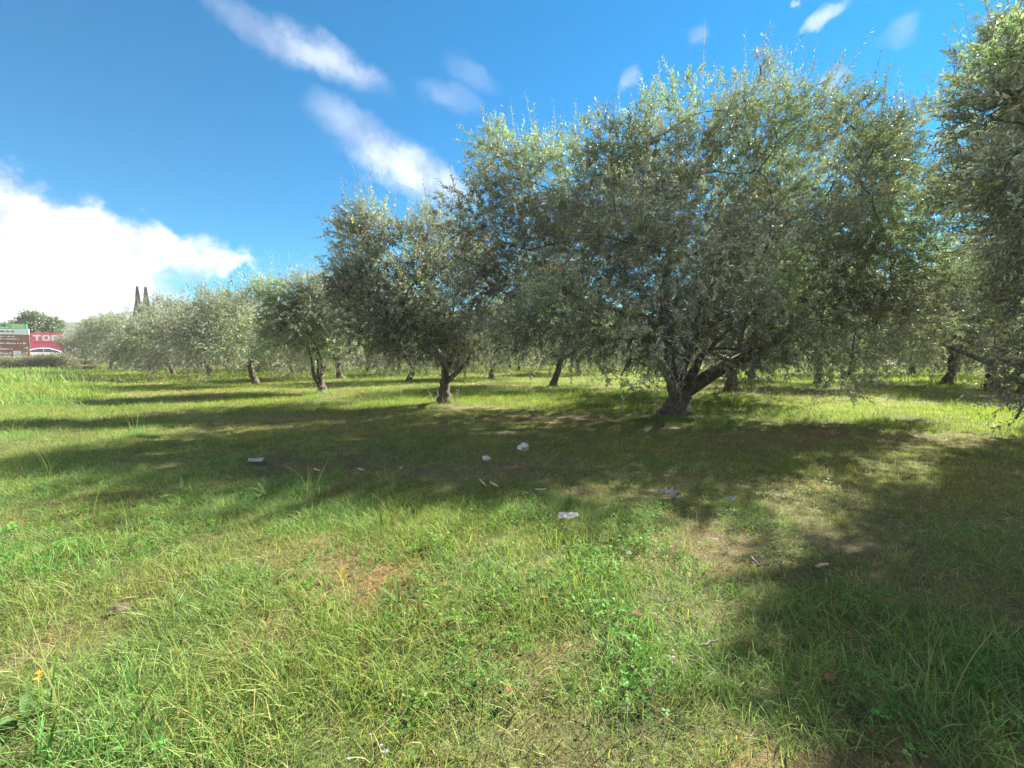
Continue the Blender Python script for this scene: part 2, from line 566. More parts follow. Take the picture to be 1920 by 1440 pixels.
def leaves_along(p0, d, L, droop, K, leaf_len, leaf_w, r_, lc, up_bias=1.0):
    """S shoots with K leaves each -> vertices, tris, colours, shoot polylines"""
    S = len(p0)
    t = (np.arange(K)[None, :] + r_.uniform(0, 0.8, (S, K))) / K
    t = 0.08 + 0.94 * t
    pos = p0[:, None, :] + d[:, None, :] * (L[:, None] * t)[..., None]
    pos[..., 2] -= droop[:, None] * L[:, None] * t * t
    tan = d[:, None, :] * np.ones((S, K, 1))
    tan = tan.copy()
    tan[..., 2] -= 2 * droop[:, None] * t
    tan = unit(tan)
    rv = unit(r_.normal(size=(S, 1, 3)) + np.zeros((S, K, 3)))
    a = unit(np.cross(tan, rv))
    b = np.cross(tan, a)
    ph = (np.arange(K)[None, :] * (math.pi * 0.5) + (np.arange(K)[None, :] % 2) * math.pi + r_.normal(0, 0.5, (S, K)))
    perp = a * np.cos(ph)[..., None] + b * np.sin(ph)[..., None]
    ang = r_.normal(0.80, 0.22, (S, K))
    ld = unit(tan * np.cos(ang)[..., None] + perp * np.sin(ang)[..., None])
    ld[..., 2] -= 0.10
    ld = unit(ld)
    nrm = unit(tan - ld * np.sum(tan * ld, -1, keepdims=True) + r_.normal(0, 0.45, (S, K, 3)))
    side = unit(np.cross(ld, nrm))
    nrm = np.cross(side, ld)
    flip = (nrm[..., 2] * up_bias + r_.normal(0, 0.35, (S, K))) < 0
    side[flip] *= -1
    nrm[flip] *= -1
    sz = r_.uniform(0.7, 1.2, (S, K)) * (1 - 0.35 * t)
    ll = (leaf_len * sz)[..., None]
    w = (leaf_w * sz * r_.uniform(0.8, 1.25, (S, K)))[..., None]
    v0 = pos
    v1 = pos + ld * ll * 0.5 - side * w * 0.5 + nrm * w * 0.18
    v2 = pos + ld * ll - nrm * ll * 0.06
    v3 = pos + ld * ll * 0.5 + side * w * 0.5 + nrm * w * 0.18
    V = np.stack([v0, v1, v2, v3], 2).reshape(-1, 3)
    n = S * K
    i = np.arange(n)[:, None] * 4
    T = np.concatenate([i + np.array([[0, 1, 2]]), i + np.array([[0, 2, 3]])], 0)
    # winding so that the face normal is the leaf's upper side
    e = np.cross(V[1] - V[0], V[2] - V[0])
    if np.dot(e, nrm.reshape(-1, 3)[0]) < 0:
        T = T[:, ::-1]
    c = lc[:, None, :] * r_.uniform(0.75, 1.3, (S, K, 1)) * np.ones((S, K, 3))
    c = np.repeat(c.reshape(-1, 3), 4, 0)
    tt = np.array([0, 0.5, 1.0])
    sh = p0[:, None, :] + d[:, None, :] * (L[:, None] * tt)[..., None]
    sh[..., 2] -= droop[:, None] * L[:, None] * tt * tt
    return V, T, c, sh


def shoots_mesh(sh, rad):
    """thin three-sided stems"""
    S, n, _ = sh.shape
    tan = unit(sh[:, -1] - sh[:, 0])
    a = unit(np.cross(tan, np.array([0.3, 0.2, 1.0])))
    b = np.cross(tan, a)
    th = np.arange(3) * 2 * math.pi / 3
    ring = a[:, None, :] * np.cos(th)[None, :, None] + b[:, None, :] * np.sin(th)[None, :, None]
    rr = np.linspace(1, 0.35, n)
    P = sh[:, :, None, :] + ring[:, None, :, :] * (rad[:, None] * rr[None, :])[:, :, None, None]
    V = P.reshape(-1, 3)
    s = np.arange(S)[:, None, None] * n * 3
    i = np.arange(n - 1)[None, :, None] * 3
    j = np.arange(3)[None, None, :]
    jn = (j + 1) % 3
    Q = np.stack([s + i + j, s + i + jn, s + i + 3 + jn, s + i + 3 + j], -1).reshape(-1, 4)
    return V, Q


def crown_mesh(name, blobs, S, K, leaf_len, leaf_w, seed, sprouts=0.08, gap=0.42, gscale=0.9, ymin=None):
    """blobs: array of (cx, cy, cz, rx, ry, rz) in the tree's own space"""
    r_ = np.random.default_rng(seed)
    B = np.asarray(blobs, float)
    cen = np.average(B[:, :3], axis=0, weights=B[:, 3] * B[:, 4])
    wgt = (B[:, 3] * B[:, 4] * B[:, 5]) ** 0.72
    wgt /= wgt.sum()
    P, D = np.zeros((0, 3)), np.zeros((0, 3))
    while len(P) < S:
        k = r_.choice(len(B), S, p=wgt)
        u = unit(r_.normal(size=(S, 3)))
        rad = r_.uniform(0.05, 1, S) ** 0.55
        p = B[k, :3] + u * rad[:, None] * B[k, 3:6]
        dens = vnoise(p[:, 0] / gscale + seed * 3.1, p[:, 1] / gscale, p[:, 2] / gscale, seed)
        dens = 0.5 * dens + 0.5 * vnoise(p[:, 0] / gscale * 2.7, p[:, 1] / gscale * 2.7 + seed, p[:, 2] / gscale * 2.7, seed + 1)
        ok = dens + r_.normal(0, 0.05, S) > gap
        ok &= p[:, 2] > 0.25
        out = unit(p - cen)
        d = unit(u * 0.5 + out * 0.4 + np.array([0, 0, 0.38]) + r_.normal(0, 0.55, (S, 3)))
        P = np.concatenate([P, p[ok]])
        D = np.concatenate([D, d[ok]])
    P, D = P[:S], D[:S]
    zlo, zhi = P[:, 2].min(), P[:, 2].max()
    hz = (P[:, 2] - zlo) / (zhi - zlo)
    L = r_.uniform(0.18, 0.44, S) * (leaf_len / 0.085) ** 0.6
    droop = np.clip(r_.normal(0.38, 0.3, S) * (1 - hz) + 0.03, 0, 0.9)
    # long upright water shoots on the upper side of the crown
    topw = (hz > 0.55) & (r_.uniform(size=S) < sprouts) & (D[:, 2] > 0.1)
    D[topw] = unit(D[topw] * 0.45 + np.array([0, 0, 1.0]) + r_.normal(0, 0.15, (topw.sum(), 3)))
    L[topw] *= r_.uniform(1.5, 3.4, topw.sum())
    droop[topw] = 0.02
    clump = vnoise(P[:, 0] * 0.8 + 7, P[:, 1] * 0.8, P[:, 2] * 0.8, seed + 5)  # lighter and greener clumps, sunlight painted into the leaf colour
    lc = np.ones((S, 3)) * (0.62 + 0.75 * sstep(0.25, 0.75, clump))[:, None]
    big = sstep(.5, .7, vnoise(P[:, 0] * 0.55 + 3, P[:, 1] * 0.55, P[:, 2] * 0.55 + 11, seed + 6))[:, None]
    lc *= 1 + big * np.array([0.0, 0.13, -0.10])
    yel = r_.uniform(size=S) < 0.04
    lc[yel] *= np.array([1.35, 1.25, 0.75])
    lc *= 1 + r_.normal(0, 0.08, (S, 3)) * np.array([1, 0.5, 1])
    V, T, c, sh = leaves_along(P, D, L, droop, K, leaf_len, leaf_w, r_, lc)
    tv, tq = shoots_mesh(sh, np.full(S, 0.0042) * (leaf_len / 0.085) ** 0.5)
    n0 = len(V)
    V = np.concatenate([V, tv])
    c = np.concatenate([c, np.ones((len(tv), 3))])
    return np_mesh(name, V, T, tq + n0, (M_LEAF, M_TWIG), 0, 1, c), P


def limb_paths(fork, blobs, shoots, seed, r0, n_sub=3, n_twig=60):
    """limbs from the fork to the clumps of the crown, side branches and thin branches to the shoots"""
    r_ = np.random.default_rng(seed + 77)
    B = np.asarray(blobs, float)
    fork = np.asarray(fork, float)
    paths = []
    order = np.argsort(np.linalg.norm(B[:, :3] - fork, axis=1) + 100.0 * (B[:, 2] < fork[2] + 0.55))
    done = []
    for n, k in enumerate(order):
        c = B[k, :3]
        low = c[2] < fork[2] + 0.55
        best, bp, br = np.linalg.norm(c - fork), fork, r0
        if low and done:
            best = 1e9
        for pts, rad in done:
            q = np.linalg.norm(pts - c, axis=1)
            i = int(np.argmin(q + 0.15 * np.arange(len(q))[::-1]))
            if q[i] < best * 0.8 and i > 1:
                best, bp, br = q[i], pts[i], rad[i]
        if best > 1e8:
            bp = done[0][0][-1]
            br = done[0][1][-1]
        best = np.linalg.norm(c - bp)
        mid = (bp + c) / 2 + r_.normal(0, 0.12, 3) * best + np.array([0, 0, (0.25 if low else 0.12) * best])
        m = max(5, int(best / 0.3))
        pts = bez(bp, mid, c, m)
        pts[1:-1] += r_.normal(0, 0.025, (m - 2, 3))
        ra = min(br * 0.85, r0 * 0.62)
        rad = np.linspace(ra, max(0.014, ra * 0.28), m)
        paths.append((pts, rad))
        done.append((pts, rad))
    n_main = len(paths)
    allp = np.concatenate([p for p, _ in done])
    allr = np.concatenate([q for _, q in done])
    sel = r_.choice(len(shoots), min(n_twig, len(shoots)), replace=False)
    for s in shoots[sel]:
        q = np.linalg.norm(allp - s, axis=1)
        i = int(np.argmin(q))
        if q[i] < 0.05 or q[i] > 2.5:
            continue
        mid = (allp[i] + s) / 2 + r_.normal(0, 0.15, 3) * q[i]
        m = 5
        ra = min(allr[i] * 0.6, 0.03)
        paths.append((bez(allp[i], mid, s, m), np.linspace(ra, 0.006, m)))
    return paths, n_main


def trunk_paths(h, r, lean, seed):
    r_ = np.random.default_rng(seed)
    n = 9
    z = np.linspace(-0.18, h, n)
    t = np.linspace(0, 1, n)
    pts = np.stack([lean[0] * t + r_.normal(0, 0.02, n), lean[1] * t + r_.normal(0, 0.02, n), z], 1)
    rad = r * (1 + 0.75 * np.exp(-np.clip(z, 0, 9) / 0.16)) * (1 - 0.10 * t)
    return [(pts, rad)], pts[-1]


# ------------------------------------------------------------------ ground, road, hill


def axis(lo, a, b, hi, step, grow=1.22):
    mid = list(np.arange(a, b + 1e-6, step))
    left, s = [], step
    v = a
    while v > lo:
        s *= grow
        v -= s
        left.append(v)
    right, s = [], step
    v = b
    while v < hi:
        s *= grow
        v += s
        right.append(v)
    return np.array(left[::-1] + mid + right)


def build_ground():
    xs = axis(-1200, -14, 16, 1200, 0.16, 1.06)
    ys = axis(-300, -2, 17, 1300, 0.16, 1.06)
    X, Y = np.meshgrid(xs, ys, indexing='ij')
    nx, ny = len(xs), len(ys)
    x, y = X.ravel(), Y.ravel()
    V = np.stack([x, y, ground_h(x, y)], 1)
    i = np.arange(nx - 1)[:, None] * ny
    j = np.arange(ny - 1)[None, :]
    Q = np.stack([i + j, i + ny + j, i + ny + j + 1, i + j + 1], -1).reshape(-1, 4)
    b, d, rd, vg = ground_state(x, y)
    me = np_mesh('ground', V, None, Q, (ground_mat(),), None, None, np.stack([b, d, rd], 1), 'state', True)
    o = link('ground', me)
    tag(o, kind='structure')
    return o


build_ground()

M_ASPHALT = simple_mat('asphalt', (0.055, 0.055, 0.058), 0.9, 0.2, 30, 0.3)


def build_road():
    ax, nrm = np.array([0.69, 0.72]), np.array([0.72, -0.69])
    nrm = nrm / np.linalg.norm(nrm)
    ax = np.array([-nrm[1], nrm[0]])
    c0 = np.array([-52.0, 50.0])
    V, Q = [], []
    S = np.linspace(-70, 160, 60)
    for s in S:
        for w in (3.0, -3.0):
            p = c0 + ax * s + nrm * w
            V.append((p[0], p[1], 0.88))
            V.append((p[0], p[1], 0.62))
    for i in range(len(S) - 1):
        a = i * 4
        Q += [(a, a + 2, a + 6, a + 4), (a, a + 4, a + 5, a + 1), (a + 2, a + 3, a + 7, a + 6), (a + 1, a + 5, a + 7, a + 3)]
    me = np_mesh('road', V, None, Q, (M_ASPHALT,))
    bm = bmesh.new()
    bm.from_mesh(me)
    bmesh.ops.recalc_face_normals(bm, faces=bm.faces)
    bm.to_mesh(me)
    bm.free()
    tag(link('road', me), kind='structure')


build_road()


def build_hill():
    n, m = 120, 10
    xs = np.linspace(-620, 420, n)
    V, Q = [], []
    for i, x in enumerate(xs):
        top = 33 + 12 * fbm(np.array([x * 0.008]), np.array([2.0]), 71, 4)[0] + 3 * math.sin(x * 0.012)
        for j in range(m):
            t = j / (m - 1)
            z = top * math.sin(t * math.pi * 0.5) ** 1.2 - 2
            z += 1.2 * (fbm(np.array([x * 0.03]), np.array([t * 9]), 72, 3)[0] - 0.5) * (0.2 + t)
            V.append((x, 330 + t * 130, z))
    for i in range(n - 1):
        for j in range(m - 1):
            a = i * m + j
            Q.append((a, a + m, a + m + 1, a + 1))
    mt = simple_mat('wooded_hill', (0.05, 0.07, 0.045), 1.0, 0.35, 0.06, 0, 0, 0.0)
    tag(link('hill', np_mesh('hill', V, None, Q, (mt,), smooth=True)), kind='structure')


build_hill()

# ------------------------------------------------------------------ olive trees


def blobs_from_pixels(base, items, squash=0.9):
    """clumps placed where the photo shows them, as solids at the tree's own distance"""
    out = []
    for it in items:
        px, py, rp, dy = it
        Y = base.y + dy
        p = at_y(px, py, Y)
        r = rp / F_PX * Y
        out.append((p.x - base.x, dy, p.z - base.z, r, r, r * squash))
    return out


def clad_tree(root, blobs, S, K, ll, lw, seed, trunk_h, trunk_r, lean, extra=(), gap=0.42, n_twig=120, sprouts=0.08, sides=14):
    cm, P = crown_mesh('olive_crown', blobs, S, K, ll, lw, seed, sprouts, gap)
    tp, fork = trunk_paths(trunk_h, trunk_r, lean, seed)
    lp, n_main = limb_paths(fork - np.array([0, 0, 0.08]), blobs, P, seed, trunk_r, n_twig=n_twig)
    lp = list(extra) + lp
    v, q, t = tube_arrays(tp, sides, 0.16, seed)
    link('trunk', np_mesh('olive_trunk', v, t, q, (M_BARK,), smooth=True), root)
    v, q, t = tube_arrays(lp, 7, 0.08, seed + 1)
    link('branches', np_mesh('olive_branches', v, t, q, (M_BARK,), smooth=True), root)
    link('crown', cm, root)
    return root


def tree_base(px, py):
    p = on_ground(px, py)
    return Vector((p.x, p.y, gh(p.x, p.y)))


# the tall tree that fills the right half
b0 = tree_base(1268, 779)
MAIN = [(900, 420, 85, .5), (955, 330, 78, 0), (1050, 360, 105, .5), (990, 470, 120, 0), (905, 550, 80, .3), (990, 600, 75, -.8), (925, 275, 38, .2),
        (1130, 320, 95, 0), (1160, 450, 135, -1), (1100, 580, 105, -1.5), (1085, 655, 62, -1.2), (1205, 270, 60, .3),
        (1285, 225, 88, 0), (1250, 340, 125, 1), (1290, 480, 145, -1.6), (1215, 620, 95, -1.8), (1165, 705, 46, -2), (1310, 625, 80, -1.5),
        (1395, 190, 68, .5), (1420, 320, 125, 0), (1430, 480, 140, -1), (1410, 590, 85, -1.5), (1425, 125, 28, .3),
        (1510, 225, 80, 0), (1560, 350, 120, .5), (1570, 490, 120, -.5), (1540, 600, 90, -1),
        (1640, 255, 72, .5), (1680, 390, 95, .5), (1670, 520, 95, 0), (1640, 620, 78, -.5), (1590, 705, 40, -.8), (1715, 330, 55, 1), (1742, 410, 62, .9), (1740, 510, 65, .6), (1732, 610, 55, .4), (1440, 650, 48, -1.0), (1385, 690, 30, -.9), (1610, 330, 75, -1.6), (1655, 430, 80, -1.6), (1595, 235, 52, -1.2), (1645, 262, 45, -1.5), (1600, 480, 80, -1.7),
        (1120, 610, 75, -2.0), (1045, 560, 60, -1.2), (1235, 650, 55, -1.3), (1330, 655, 45, -1.2), (1300, 400, 190, 2.4), (1100, 450, 140, 2.4), (1500, 420, 170, 2.4)]
root = thing('olive_tree', 'tallest olive tree, forked dark trunk and very wide crown filling the right half', 'olive tree', b0, 0, 'olive trees of the orchard')
mb = blobs_from_pixels(b0, MAIN)


def pxl(pts, radii, base, dys, n=12):
    """a limb through photo points, at the tree's distance plus an offset each"""
    P = [np.array(at_y(x, y, base.y + d) - base) for (x, y), d in zip(pts, dys)]
    P = np.array(P)
    k = np.linspace(0, len(P) - 1, n)
    i = np.clip(k.astype(int), 0, len(P) - 2)
    f = (k - i)[:, None]
    pts2 = P[i] * (1 - f) + P[i + 1] * f
    for _ in range(2):
        pts2[1:-1] = (pts2[:-2] + 2 * pts2[1:-1] + pts2[2:]) / 4
    return pts2, np.interp(k, np.arange(len(P)), radii)


main_limbs = [pxl([(1280, 735), (1318, 712), (1370, 680), (1440, 655), (1480, 615), (1540, 560)], [.17, .145, .125, .10, .075, .045], b0, [0, -.1, -.2, -.3, -.3, -.2]),
              pxl([(1268, 730), (1258, 690), (1248, 620), (1244, 540), (1265, 430)], [.17, .145, .12, .09, .05], b0, [0, .05, .1, .2, .2]),
              pxl([(1246, 610), (1180, 590), (1085, 572), (1040, 530), (1000, 480)], [.11, .10, .085, .06, .03], b0, [.1, 0, -.2, -.3, -.3]),
              pxl([(1268, 725), (1275, 690), (1310, 610), (1345, 500), (1380, 380)], [.13, .12, .10, .08, .04], b0, [0, -.2, -.5, -.6, -.5]),
              pxl([(1392, 662), (1408, 655), (1420, 668)], [.09, .10, .07], b0, [-.25, -.3, -.45], 6)]
clad_tree(root, mb, 15000, 20, 0.098, 0.0255, 101, 0.52, 0.215, (0.02, 0.0), main_limbs, 0.45, 260, 0.10)

# the near tree at the right edge
b1 = Vector((8.6, 7.1, gh(8.6, 7.1)))
RIGHT = [(1870, 110, 62, 0), (1910, 55, 55, .3), (1835, 210, 70, -.3), (1930, 190, 110, -.3), (1885, 320, 95, -.5), (1800, 330, 50, 0), (1990, 330, 160, 0),
         (1915, 440, 70, -.6), (1925, 560, 62, -.6), (1985, 540, 110, -.6), (1925, 690, 48, -.8), (1905, 785, 34, -.9), (1985, 700, 80, -.9),
         (2100, 150, 150, .5), (2120, 330, 170, .8), (2150, 520, 160, .5), (2060, 60, 100, .8), (2200, 250, 150, 1.6), (2070, 640, 100, 0), (2060, 300, 150, 2),
         (2250, 480, 150, 1.5), (2000, 160, 100, -1.1), (2020, 320, 130, -1.4), (2120, 460, 130, -1.4),
         (1855, 215, 70, -1.9), (1900, 130, 75, -1.9), (1885, 330, 80, -2.0), (1955, 240, 110, -2.2), (1970, 390, 105, -2.2), (1985, 100, 95, -2.0)]
root = thing('olive_tree', 'dark olive tree cut by the frame at the far right, hanging down to the grass', 'olive tree', b1, 0, 'olive trees of the orchard')
clad_tree(root, blobs_from_pixels(b1, RIGHT), 7400, 18, 0.105, 0.029, 102, 0.9, 0.19, (0.1, 0.0), (), 0.50, 160, 0.09)

# left neighbour of the tall tree
b2 = tree_base(833, 757)
NEXT = [(655, 440, 42, 0), (700, 430, 52, 0), (675, 510, 62, -.2), (740, 490, 75, .2), (800, 440, 50, .3), (790, 540, 78, -.4), (700, 590, 70, -.5), (650, 545, 38, 0),
        (760, 620, 72, -.7), (850, 580, 68, -.4), (660, 635, 34, -.3), (830, 645, 50, -.8), (885, 660, 36, -.2), (880, 500, 70, .5), (770, 540, 100, 1.2), (720, 665, 30, -.9)]
root = thing('olive_tree', 'tall slim olive tree with silvery tufted top, next left of the tallest one', 'olive tree', b2, 0, 'olive trees of the orchard')
e2 = [pxl([(835, 715), (838, 680), (800, 640), (775, 600), (740, 540)], [.12, .11, .085, .06, .03], b2, [0, 0, -.1, -.1, 0]),
      pxl([(835, 705), (850, 660), (880, 620), (885, 560)], [.10, .09, .06, .03], b2, [0, .1, .2, .2])]
clad_tree(root, blobs_from_pixels(b2, NEXT), 4600, 19, 0.096, 0.028, 103, 0.55, 0.135, (0.03, 0), e2, 0.43, 140, 0.10)

# third from the right of the front row
b3 = tree_base(604, 738)
THIRD = [(500, 552, 34, 0), (550, 560, 44, 0), (600, 552, 42, .2), (560, 610, 52, -.3), (620, 605, 48, 0), (520, 615, 36, -.2), (640, 640, 36, .2), (580, 650, 40, -.4), (600, 600, 60, 1.0), (500, 650, 22, 0)]
root = thing('olive_tree', 'olive tree with thin S-curved trunk, second left of the tallest tree', 'olive tree', b3, 0, 'olive trees of the orchard')
e3 = [pxl([(606, 735), (598, 712), (602, 680), (590, 650), (575, 620)], [.13, .105, .10, .07, .03], b3, [0, 0, 0, 0, 0])]
clad_tree(root, blobs_from_pixels(b3, THIRD), 2900, 18, 0.098, 0.028, 104, 0.30, 0.12, (-0.03, 0), e3, 0.42, 90, 0.10)

# generic trees: a few shapes, reused at many places
GEN = []


def generic(seed, h, rad, trunk_h, trunk_r, lean, S=3300, K=16, ll=0.108, lw=0.032, low=0.95):
    r_ = np.random.default_rng(seed)
    bl = []
    for i in range(13):
        a = i * 2.4 + r_.uniform(-.4, .4)
        lev = [0.42, 0.55, 0.72][i % 3] if i < 12 else 0.85
        rr = rad * [0.66, 0.60, 0.36][i % 3] * r_.uniform(0.8, 1.2) if i < 12 else 0.1
        s = rad * r_.uniform(0.34, 0.48)
        bl.append((rr * math.cos(a) + lean[0], rr * math.sin(a) + lean[1], h * lev * r_.uniform(0.92, 1.08), s, s, s * 0.85))
    for i in range(7):
        a = i * 0.9 + r_.uniform(-.3, .3)
        bl.append((rad * .78 * math.cos(a), rad * .78 * math.sin(a), low + r_.uniform(0, .5), rad * .25, rad * .25, rad * .24))
    cm, P = crown_mesh('olive_crown', bl, S, K, ll, lw, seed, 0.10, 0.42)
    tp, fork = trunk_paths(trunk_h, trunk_r, lean, seed)
    lp, _ = limb_paths(fork - np.array([0, 0, 0.06]), bl, P, seed, trunk_r, n_twig=45)
    v, q, t = tube_arrays(tp, 10, 0.14, seed)
    tm = np_mesh('olive_trunk', v, t, q, (M_BARK,), smooth=True)
    v, q, t = tube_arrays(lp, 5, 0.05, seed)
    lm = np_mesh('olive_branches', v, t, q, (M_BARK,), smooth=True)
    GEN.append((tm, lm, cm))


generic(201, 4.6, 2.8, 1.0, 0.12, (0.28, 0))
generic(202, 4.9, 2.9, 0.95, 0.14, (-0.2, 0.1))
generic(203, 4.5, 2.8, 0.8, 0.13, (0.05, 0.2))
generic(204, 5.0, 2.9, 1.1, 0.12, (-0.35, 0))

TREES = []


def gtree(x, y, k, s, rz, label, group='olive trees of the orchard'):
    tm, lm, cm = GEN[k]
    o = thing('olive_tree', label, 'olive tree', (x, y, gh(x, y)), rz, group)
    o.scale = (s, s, s)
    link('trunk', tm, o)
    link('branches', lm, o)
    link('crown', cm, o)
    TREES.append((x, y))
    return o


def gpx(px, py, k, s, rz, label, group='olive trees of the orchard'):
    p = on_ground(px, py)
    return gtree(p.x, p.y, k, s, rz, label, group)


for b in (b0, b1, b2, b3):
    TREES.append((b.x, b.y))
# front row towards the road
gpx(481, 721, 0, 0.98, 3.3, 'olive tree with short trunk leaning right, third left of the tallest tree')
gpx(391, 711, 2, 1.05, 0.7, 'olive tree with weedy shoots round its foot, fourth left of the tallest tree')
gpx(326, 704, 3, 1.06, 1.4, 'olive tree with bare forked trunk in straw-coloured grass, fifth left of the tallest tree')
gtree(-29.6, 36.5, 1, 0.90, 2.1, 'olive tree below the twin cypresses, sixth left of the tallest tree')
gtree(-35.4, 41.0, 2, 1.15, 4.0, 'olive tree with low crown, second from the road end of the front row')
gtree(-41.8, 46.3, 1, 1.12, 5.2, 'last olive tree of the front row, dark stout trunk, beside the red billboard')
gtree(-45.9, 48.0, 2, 0.90, 1.0, 'low leafy olive tree half hiding the red billboard')
# trees whose trunks show in the gaps of the front row
gpx(1036, 726, 3, 1.06, 2.6, 'olive tree with forked stump-like trunk in the gap left of the tallest trunk')
gpx(970, 698, 0, 1.1, 0.5, 'olive tree with thin trunk far back in the gap left of the tallest tree')
gpx(1368, 736, 1, 1.15, 1.9, 'olive tree with leaning trunk just right of the tallest trunk, seen under its right limb')
gpx(1410, 712, 2, 1.05, 3.0, 'olive tree with a pale cut branch low down, right of the tallest trunk')
gpx(1710, 703, 1, 1.25, 4.4, 'olive tree with thick dark straight trunk in shade, far back on the right')
gpx(1776, 721, 0, 1.28, 0.3, 'olive tree with clean slanting trunk standing alone in bright grass on the right')
gpx(515, 697, 2, 1.1, 5.5, 'olive tree whose short trunk shows behind the thin S-curved trunk, to its left')
gpx(700, 694, 1, 1.15, 2.9, 'olive tree behind the tall slim one, trunk hidden by hanging twigs')
gpx(880, 690, 3, 1.2, 1.2, 'olive tree deep in the orchard just right of the tall slim tree')

# the rest of the grove
gtree(17.8, 16.4, 2, 1.25, 2.2, 'olive tree half covered by the dark crown at the right edge')
gtree(13.2, 19.0, 1, 1.12, 0.9, 'olive tree behind the right outer boughs of the tallest tree, left of the slanting trunk')
for k, (x, y) in enumerate(((-5.0, 21.5), (-9.8, 25.5), (-14.8, 30.2), (-20.4, 35.6), (-26.4, 41.2), (-32.6, 47.4), (-39.0, 53.0), (-18.0, 42.5), (-24.0, 48.5), (-12.0, 37.0), (-6.0, 31.5))):
    gtree(x, y, k % 4, (1.0 if x > -18 else 0.88) + 0.05 * (k % 3), 1.3 * k, 'olive tree in the back rows, grey foliage behind the small trees on the left', 'back row olive trees on the left')
d_row, n_row = np.array([-0.76, 0.65]), np.array([0.65, 0.76])
r_ = np.random.default_rng(5)
P0 = np.array([b0.x, b0.y])
zones = {}
for j in range(1, 14):
    for i in range(-7, 12):
        p = P0 + n_row * 8.6 * j + d_row * 6.9 * i + r_.normal(0, 0.45, 2)
        k, s, rz = int(r_.integers(0, 4)), r_.uniform(0.88, 1.15), r_.uniform(0, 6.28)
        if r_.uniform() < 0.18:
            continue
        if p[1] < 9 or road_t(p[0], p[1]) < 8:
            continue
        az = math.degrees(math.atan2(p[0], p[1]))
        if abs(az) > 53 or p[1] > 74:
            continue
        if min(math.hypot(p[0] - a, p[1] - b) for a, b in TREES) < 4.2:
            continue
        if az < -22:
            lab, grp = 'olive tree in the back rows, grey foliage behind the small trees on the left', 'back row olive trees on the left'
        elif az < 6:
            lab, grp = 'olive tree in the back rows, between the slim and the tallest tree', 'back row olive trees in the middle'
        elif az < 30:
            lab, grp = 'olive tree in the back rows, glimpsed under the crown of the tallest tree', 'back row olive trees behind the tallest'
        else:
            lab, grp = 'olive tree in the back rows, between the tallest tree and the right edge tree', 'back row olive trees on the right'
        gtree(p[0], p[1], k, s, rz, lab, grp)

# ------------------------------------------------------------------ grass
lib = bpy.data.collections.new('grass_tufts')      # sources for the grass, not linked to the scene


def blade_mesh(name, n, spread, hmin, hmax, w, lean, curve, segs, seed, cols, flat=0.0):
    r_ = np.random.default_rng(seed)
    base = r_.normal(0, spread, (n, 3))
    base[:, 2] = -0.012
    az = r_.uniform(0, 2 * math.pi, n)
    out = np.stack([np.cos(az), np.sin(az), np.zeros(n)], 1)
    L = r_.uniform(hmin, hmax, n)
    th0 = np.abs(r_.normal(0, lean, n)) + flat
    t = np.linspace(0, 1, segs + 1)
    ang = th0[:, None] + (np.abs(r_.normal(curve, curve * 0.5, n)))[:, None] * t[None, :]
    ang = np.clip(ang, 0, 1.75)
    seg = L[:, None] / segs
    dx = np.concatenate([np.zeros((n, 1)), np.cumsum(np.sin(ang[:, :-1]) * seg, 1)], 1)
    dz = np.concatenate([np.zeros((n, 1)), np.cumsum(np.cos(ang[:, :-1]) * seg, 1)], 1)
    P = base[:, None, :] + out[:, None, :] * dx[..., None] + np.array([0, 0, 1.0]) * dz[..., None]
    P[..., 2] = np.maximum(P[..., 2], -0.012 + 0.010 * t[None, :])
    tw = r_.normal(0, 0.5, n)
    side = np.stack([-np.sin(az + tw), np.cos(az + tw), r_.normal(0, 0.25, n)], 1)
    side = unit(side)
    ww = w * r_.uniform(0.6, 1.3, n)[:, None] * (1 - t[None, :] ** 2.2) * 0.5
    ww[:, -1] = w * 0.04
    A = P - side[:, None, :] * ww[..., None]
    Bv = P + side[:, None, :] * ww[..., None]
    V = np.stack([A, Bv], 2).reshape(-1, 3)
    m = segs + 1
    i = np.arange(n)[:, None] * m * 2
    j = np.arange(segs)[None, :] * 2
    Q = np.stack([i + j, i + j + 1, i + j + 3, i + j + 2], -1).reshape(-1, 4)
    cols = np.asarray(cols, float)
    c = cols[r_.integers(0, len(cols), n)] * r_.uniform(0.75, 1.25, (n, 1))
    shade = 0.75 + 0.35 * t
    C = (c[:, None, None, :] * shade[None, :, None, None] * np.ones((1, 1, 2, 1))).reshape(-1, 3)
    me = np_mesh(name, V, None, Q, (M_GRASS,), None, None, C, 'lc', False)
    o = bpy.data.objects.new(name, me)
    lib.objects.link(o)
    return o


def clover_mesh(name, seed):
    r_ = np.random.default_rng(seed)
    V, T, C = [], [], []
    for k in range(13):
        p = np.array([r_.normal(0, .05), r_.normal(0, .05), r_.uniform(.015, .055)])
        s = r_.uniform(.007, .013)
        a0 = r_.uniform(0, 6.28)
        tl = r_.normal(0, .25, 2)
        for q in range(3):
            a = a0 + q * 2.094
            d = np.array([math.cos(a), math.sin(a), 0.25 + tl[0]])
            n = np.array([-math.sin(a), math.cos(a), tl[1]])
            b = len(V)
            V += [p, p + d * s * .8 - n * s * .62, p + d * s * 1.35, p + d * s * .8 + n * s * .62]
            T += [(b, b + 1, b + 2), (b, b + 2, b + 3)]
            col = np.array([0.07, 0.14, 0.035]) * r_.uniform(.8, 1.3)
            C += [col] * 4
    me = np_mesh(name, V, T, None, (M_GRASS,), None, None, C, 'lc')
    lib.objects.link(bpy.data.objects.new(name, me))


